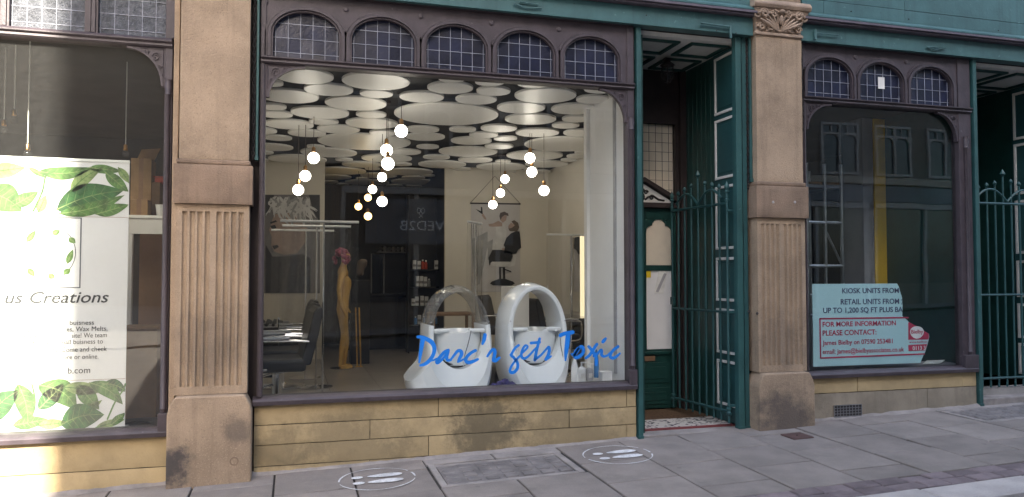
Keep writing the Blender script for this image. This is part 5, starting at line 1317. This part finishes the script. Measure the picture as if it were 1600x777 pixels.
for k in range(5): b.ball((a.x+.18+.09*k, gd-.032, a.z+.05+.02*(k % 2)+.02*k), .03, 8)
b.build('carving', 'iron', t, smooth=True)
box('leaf', 'green_door', t, a.x+.03, c.x+.2, gd, gd+.05, .3, a.z-.03); box('notice', 'paper', t, xf(1427, gd), xf(1433, gd), gd-.006, gd-.001, at(1430, 430, gd).z, at(1430, 412, gd).z); box('orange_notice', 'shop_yellow', t, xf(1436, gd), xf(1445, gd), gd-.006, gd-.001, at(1440, 358, gd).z, at(1440, 350, gd).z)
box('bright_edge', 'card', t, xf(1423, gd), xf(1425, gd), gd-.02, gd+.02, .3, 2.6)
t = thing('paper_sheets', 'loose white papers on the sill of the vacant window', 'papers', tuple(at(1460, 565, .25)))
B().add([tuple(at(1441, 569, .2)), tuple(at(1467, 569, .2)), (at(1475, 560, .4).x, .4, .592), (at(1448, 555, .4).x, .4, .592)], [(0,1,2,3)]).build('sheet', 'paper', t)
B().add([(v[0]+.05, v[1]-.01, v[2]+.006) for v in [tuple(at(1443, 569, .2)), tuple(at(1462, 569, .2)), (at(1470, 560, .35).x, .35, .594), (at(1450, 555, .35).x, .35, .594)]], [(0,1,2,3)]).build('sheet', 'sign_white', t)
stru(box('vacant_window_ledge', 'shop_grey', None, 4.8, 6.88, .15, .5, .55, .572))
# torn agent's board on the inside of the glass
def zs(u, v): return 1250+u/4.317, 420+v/4.317
BY = .075
sgn = thing('letting_sign', 'torn pale blue letting board leaning inside the vacant window', 'sign', tuple(at(1270, 572, BY)))
outl = [(82,103), (300,102), (655,100), (668,125), (680,170), (688,190), (692,240), (690,318), (720,345), (735,360), (790,390), (870,440), (872,462), (860,510), (845,560), (830,590), (812,635), (400,650), (90,662), (88,400)]
P2 = [at(*zs(u, v), BY) for u, v in outl]
B().prism([(p.x, p.z) for p in P2], BY, BY+.006).build('board', 'sign_blue', sgn)
Zc = P2[0]
def sgx(u, v): return at(*zs(u, v), BY)
def line_text(s, u0, v0, u1, hpx, m, bold=0, dy=.002):
    a = sgx(u0, v0); c = sgx(u1, v0); return text(s, hpx/4.317*7.6/FPX*1.38, a.x, BY-dy, a.z, m, sgn, fit=c.x-a.x, bold=bold)
line_text('KIOSK UNITS FROM', 284, 166, 666, 36, 'sign_navy', .0012); line_text('RETAIL UNITS FROM', 274, 241, 668, 37, 'sign_navy', .0012); line_text('2', 682, 241, 693, 37, 'sign_navy')
line_text('UP TO 1,200 SQ FT PLUS BA', 156, 299, 692, 36, 'sign_navy', .0012)
line_text('FOR MORE INFORMATION', 152, 392, 646, 34, 'sign_red', .0012); line_text('PLEASE CONTACT:', 152, 452, 515, 36, 'sign_red', .0012)
line_text('James Bielby on 07590 253481', 152, 516, 624, 33, 'sign_red', .0006); line_text('email: james@bielbyassociates.co.uk', 152, 576, 702, 33, 'sign_red', .0006)
b = B()
fr_ = [(133,338), (728,330)], [(133,338), (138,603)], [(138,603), (838,575)]
for (p, r_) in fr_:
    a, c = sgx(*p), sgx(*r_); ribbon(b, [(a.x, a.z, .015), (c.x, c.z, .015)], BY-.0032, .0015)
b.build('red_border', 'sign_red', sgn)
def sp_(name, m, pts, l):
    q = [sgx(*p) for p in pts]; B().prism([(p.x, p.z) for p in q], BY-.0022-.0016*l, BY-.0008-.0016*l).build(name, m, sgn)
sp_('red_panel', 'sign_red', [(730,362),(738,362),(790,390),(868,440),(868,468),(862,478),(730,480)], 0)
sp_('red_number_band', 'sign_red', [(730,515),(856,508),(844,552),(732,556)], 0)
q = []
for k in range(20):
    a_ = 2*math.pi*k/20; q.append((787+46*math.cos(a_)*(1-.12*math.sin(a_)), 430+42*math.sin(a_)))
sp_('logo_shield', 'sign_white', q, 1)
line_text('Bielby', 748, 438, 828, 28, 'sign_red', .0006, .0055); 
a = sgx(758, 549); c = sgx(845, 549); text('0113 3', 28/4.317*7.6/FPX*1.38, a.x, BY-.0042, a.z, 'sign_white', sgn, fit=c.x-a.x, bold=.0006)
line_text('www.bielbyas', 736, 502, 858, 15, 'sign_red')

# ================================================================== LEFT HAND SHOP
stru(box('gift_shop_floor', 'brown_board', None, -5.4, -.78, .13, 7, -.1, .08)); stru(box('gift_shop_ceiling', 'shop_dark', None, -5.4, -.78, .13, 7, 3.45, 3.55))
stru(box('gift_shop_wall_rear', 'shop_dark', None, -5.4, -.78, 5.5, 5.6, .08, 3.45)); stru(box('gift_shop_wall_left', 'shop_dark', None, -5.4, -5.3, .13, 5.5, .08, 3.45)); stru(box('gift_shop_wall_right', 'shop_grey', None, -.84, -.775, .13, 5.5, .08, 3.45))
stru(box('gift_shop_stall_riser', 'brown_board', None, -5.3, -.845, .13, .2, 0, .285))
NB = .24
def nb(px, py): return at(px, py, NB)
ban = thing('leaf_banner', 'tall white roller banner printed with green leaves behind the left glass', 'banner', (-1.8, NB, .29))
x1 = nb(199, 450).x; x0 = -2.40; zt, zb_ = nb(200, 255).z, nb(200, 668).z
box('sheet', 'banner', ban, x0, x1, NB, NB+.004, zb_, zt); box('base', 'plastic_grey', ban, x0-.02, x1+.02, NB-.06, NB+.08, .288, zb_+.01, .01); box('top_rail', 'plastic_white', ban, x0, x1, NB-.008, NB+.012, zt, zt+.02)
def leafp(base, tip, wd, m, l, bend=0):
    a, c = nb(*base), nb(*tip); dx, dz = c.x-a.x, c.z-a.z; Ln = math.hypot(dx, dz); nx, nz = -dz/Ln, dx/Ln; up, dn = [], []
    for k in range(13):
        u = k/12; w_ = wd*math.sin(math.pi*u**.8)**.9; cx_, cz_ = a.x+dx*u+nx*bend*math.sin(math.pi*u), a.z+dz*u+nz*bend*math.sin(math.pi*u)
        up.append((cx_+nx*w_, cz_+nz*w_)); dn.append((cx_-nx*w_, cz_-nz*w_))
    cl_ = lambda p: (min(max(p[0], x0), x1-.002), min(max(p[1], zb_+.01), zt-.004))
    pts = [cl_(p) for p in up] ; ptd = [cl_(p) for p in dn]; b = B(); vs_ = []
    yy = NB-.0012-.0006*l
    for p, d in zip(pts, ptd): vs_ += [(p[0], yy, p[1]), (d[0], yy, d[1])]
    b.add(vs_, [(2*k, 2*k+1, 2*k+3, 2*k+2) for k in range(12)]); o = b.build('printed_leaf', m, ban)
    v = B(); 
    ribbon(v, [cl_((a.x+dx*u+nx*bend*math.sin(math.pi*u), a.z+dz*u+nz*bend*math.sin(math.pi*u))) + (.006*(1-u)+.002,) for u in [i/8 for i in range(9)]], yy-.0009, .0004)
    for k in range(1, 6):
        for sd in (1, -1):
            u = .12+.13*k; w_ = wd*math.sin(math.pi*u**.8)**.9*.8
            s0 = (a.x+dx*(u-.1)+nx*bend*math.sin(math.pi*(u-.1)), a.z+dz*(u-.1)+nz*bend*math.sin(math.pi*(u-.1))); s1 = (a.x+dx*u+nx*(bend*math.sin(math.pi*u)+sd*w_), a.z+dz*u+nz*(bend*math.sin(math.pi*u)+sd*w_))
            ribbon(v, [cl_(s0)+(.003,), cl_(s1)+(.0015,)], yy-.0008, .0004)
    v.build('leaf_vein', 'leaf_pale' if m != 'leaf_pale' else 'leaf_mid', o)
leafp((88,328),(193,298),.105,'leaf_dark',1,.03); leafp((92,334),(195,305),.05,'leaf_mid',2,-.03); leafp((60,268),(145,262),.05,'leaf_mid',1,-.03); leafp((-25,300),(34,330),.11,'leaf_mid',1,.03); leafp((165,270),(201,300),.045,'leaf_mid',2); leafp((150,335),(202,320),.045,'leaf_mid',3); leafp((45,262),(72,278),.02,'leaf_mid',2); leafp((185,262),(205,288),.03,'leaf_pale',1); leafp((60,332),(72,305),.035,'leaf_pale',2)
def stem(pts, wd=.012):
    v = B(); sp2 = smooth_path([(nb(*p).x, nb(*p).z) for p in pts], 5); ribbon(v, [(p[0], p[1], wd) for p in sp2], NB-.0035, .0006); v.build('printed_stem', 'leaf_mid', ban)
stem([(52,330),(66,300),(72,275),(85,268)]); stem([(168,655),(180,628),(192,610),(196,600)]); stem([(50,600),(55,630),(45,660)])
leafp((-20,270),(40,262),.06,'leaf_pale',1); leafp((20,322),(60,300),.05,'leaf_mid',2); leafp((110,300),(160,262),.05,'leaf_pale',1,.02); leafp((140,262),(190,268),.035,'leaf_mid',1)
leafp((-20,660),(30,610),.09,'leaf_dark',1,.03); leafp((20,665),(75,655),.05,'leaf_mid',2); leafp((60,640),(100,600),.06,'leaf_dark',1); leafp((150,668),(196,655),.03,'leaf_pale',1); leafp((160,600),(198,612),.045,'leaf_dark',2,.02); leafp((60,665),(105,660),.04,'leaf_pale',3)
leafp((28,600),(44,665),.07,'leaf_mid',1,.02); leafp((60,602),(120,640),.09,'leaf_mid',1,.05); leafp((100,605),(165,610),.05,'leaf_pale',2); leafp((95,664),(163,648),.10,'leaf_dark',3,.03); leafp((122,602),(155,640),.06,'leaf_mid',2); leafp((140,598),(192,632),.055,'leaf_mid',3,.03); leafp((174,664),(196,645),.03,'leaf_mid',2); leafp((110,660),(160,625),.04,'leaf_pale',2)
box('rule', 'gold_line', ban, x0, x1-.001, NB-.0012, NB-.0004, nb(150,339).z-.003, nb(150,339).z); box('rule', 'gold_line', ban, x0, x1-.001, NB-.0012, NB-.0004, nb(150,593).z-.003, nb(150,593).z)
a, c = nb(12, 450), nb(127, 341); B().sweep([(a.x, a.z), (c.x, a.z), (c.x, c.z), (a.x, c.z)], -.006, .006, NB-.002, NB-.0006, closed=True).build('printed_frame', 'ink_frame', ban)
cxp, czp = (a.x+c.x)/2, (a.z+c.z)/2
v = B(); ribbon(v, [(cxp+.21*math.cos(k*.2), czp+.22*math.sin(k*.2), .006) for k in range(33)], NB-.0022, .0008); v.build('printed_wreath', 'ink_frame', ban)
for (bx, by, ex, ey) in ((42,378,56,360),(105,412,114,390),(44,420,54,432),(82,366,94,360),(108,372,118,380),(100,428,110,420),(84,435,76,428)): leafp((bx,by),(ex,ey),.022,'leaf_mid',2)
def bt(s, px0, py, px1, size, m='ink', shear=0, bold=0):
    a = nb(px0, py); c = nb(px1, py); text(s, size, a.x, NB-.0035, a.z, m, ban, fit=c.x-a.x, shear=shear, bold=bold)
bt('us Creations', 8, 474, 170, .125, shear=.25, bold=.001)
bt('buisness', 109, 508, 147, .052); bt('ade', 42, 519, 55, .052); bt('es, Wax Melts,', 104, 518, 168, .052); bt('more are a', 19, 529, 66, .052); bt('site! We team', 112, 528, 167, .052)
bt('local crafters and small buisness to', 12, 540, 161, .052); bt('nge of products. Come and check', 22, 552, 167, .052); bt('and gif', 40, 562, 66, .052); bt('store or online.', 92, 562, 154, .052); bt('c', 46, 585, 52, .07); bt('b.com', 106, 584, 141, .07)
v = B()
for px in (48, 57): v.lathe([(.006, .001), (.006, -.001)], (nb(px, 493).x, NB-.002, nb(px, 493).z), 8, 'y')
v.build('printed_dots', 'ink', ban)
# things behind the banner
for (px, py, Y, lab) in ((22, 184, .9, 'unlit bare bulb on a long cord, upper left of the left shop'), (43, 238, .6, 'bare lamp holder hanging lowest at the left shop window'), (196, 238, 1.2, 'unlit bulb on twin cords above the cardboard boxes'), (6, 200, 1.0, 'unlit bare bulb at the far left edge')):
    p = at(px, py, Y); t = thing('bare_bulb', lab, 'bulb', tuple(p), 'bare bulbs hanging in the left shop')
    B().tube([(p.x, Y, p.z+.07), (p.x, Y, 3.449)], .005, 5).build('cord', 'white_trim', t); B().lathe([(.012, .07), (.018, .06), (.02, .02), (.015, .015)], tuple(p), 12).build('holder', 'brass', t, smooth=True)
    B().lathe([(.002, -.05), (.02, -.045), (.03, -.02), (.026, .0), (.013, .018)], tuple(p), 14).build('bulb', 'clear_plastic', t, smooth=True)
wt = at(228, 337, 1.3)
t = thing('white_counter', 'white topped counter under the cardboard boxes', 'counter', (wt.x, 1.3, .1))
box('top', 'white_wall', t, -2.2, -.85, 1.25, 1.9, wt.z-.03, wt.z, .004); box('front_rail', 'plastic_white', t, -2.2, -.85, 1.27, 1.30, wt.z-.17, wt.z-.032); box('leg', 'plastic_white', t, -2.18, -2.12, 1.3, 1.36, .08, wt.z-.032); box('end_panel', 'brown_board', t, -1.42, -.86, 1.75, 1.8, .08, wt.z-.04); box('leg', 'plastic_white', t, -1.46, -1.40, 1.28, 1.34, .08, wt.z-.032)
def carton(pa, pb, y0, y1, Y, d, m, lab, open_=False):
    a, c = at(pa, y1, Y), at(pb, y0, Y); t = thing('cardboard_box', lab, 'box', ((a.x+c.x)/2, Y, a.z), 'cardboard boxes on the counter')
    box('carton', m, t, a.x, c.x, Y, Y+d, max(a.z, wt.z+.001), c.z, .004); box('tape', 'gold_line', t, (a.x+c.x)/2-.02, (a.x+c.x)/2+.02, Y-.001, Y, max(a.z, wt.z+.002), c.z)
    if open_: B().prism([(a.x, c.z), (c.x-.02, c.z), (c.x+.04, c.z+.14), (a.x+.05, c.z+.12)], Y+d-.01, Y+d).build('open_flap', m, t)
carton(203, 237, 248, 336, 1.6, .25, 'card', 'tall open cardboard box at the back of the counter', True); carton(203, 231, 312, 336, 1.35, .2, 'card', 'low brown box at the front of the counter'); carton(214, 250, 285, 336, 1.62, .22, 'card_dark', 'darker brown box on the right of the counter')
t = thing('orange_tray', 'orange tray lying on the darker cardboard box', 'tray', (at(247, 298, 1.62).x, 1.62, 0)); a = at(240, 300, 1.6); c = at(258, 292, 1.6); box('tray', 'product_red', t, a.x, c.x, 1.64, 1.82, at(247, 285, 1.62).z+.002, at(247, 285, 1.62).z+.05, .006); box('tray_rim', 'product_red', t, a.x-.01, c.x+.01, 1.63, 1.83, at(247, 285, 1.62).z+.052, at(247, 285, 1.62).z+.06)
t = thing('white_pot', 'small white pot at the right end of the counter', 'pot', (at(250, 335, 1.4).x, 1.4, wt.z)); p = at(251, 336, 1.4)
B().lathe([(.035, .001), (.045, .1), (.05, .11), (.04, .11), (.03, .02)], (p.x, 1.4, wt.z), 16).build('pot', 'plastic_white', t, smooth=True); B().lathe([(.039, .095), (.001, .1)], (p.x, 1.4, wt.z), 12).build('soil', 'dark_wood', t)
CB = 2.1
t = thing('display_cabinet', 'pale glazed display cabinet deep in the left shop', 'cabinet', (at(248, 600, CB).x, CB, .08)); a, c = at(236, 600, CB), at(268, 412, CB)
box('back', 'plastic_white', t, a.x, c.x, CB+.3, CB+.32, .08, c.z); 
for k in range(4): z = .1+(c.z-.1)*k/3.0; box('shelf', 'plastic_white', t, a.x, c.x, CB, CB+.298, z-.012, z, .002)
for xx in (a.x, c.x-.02): box('post', 'steel', t, xx, xx+.02, CB-.003, CB+.02, .08, c.z)
box('pane', 'clear_plastic', t, a.x+.02, c.x-.02, CB+.003, CB+.006, .1, c.z-.02)
t = thing('brown_crate', 'brown board chest standing on the floor by the banner', 'chest', (at(225, 620, .9).x, .9, .08)); a, c = at(190, 640, .95), at(246, 515, .95)
box('chest_body', 'brown_board', t, a.x, c.x, .95, 1.25, .08, c.z, .006); box('chest_lid', 'card', t, a.x-.01, c.x+.01, .94, 1.26, c.z+.001, c.z+.03, .004)
t = thing('round_mat', 'dark round ring mat in front of the brown chest', 'mat', (at(215, 640, .55).x, .55, .08)); p = at(215, 645, .6); B().lathe([(.26, .081), (.26, .095), (.1, .095), (.1, .081)], (p.x, .58, .2), 30).build('ring', 'leather_black', t); box('board', 'card_dark', t, p.x-.3, p.x+.3, .3, .86, .24, .28)
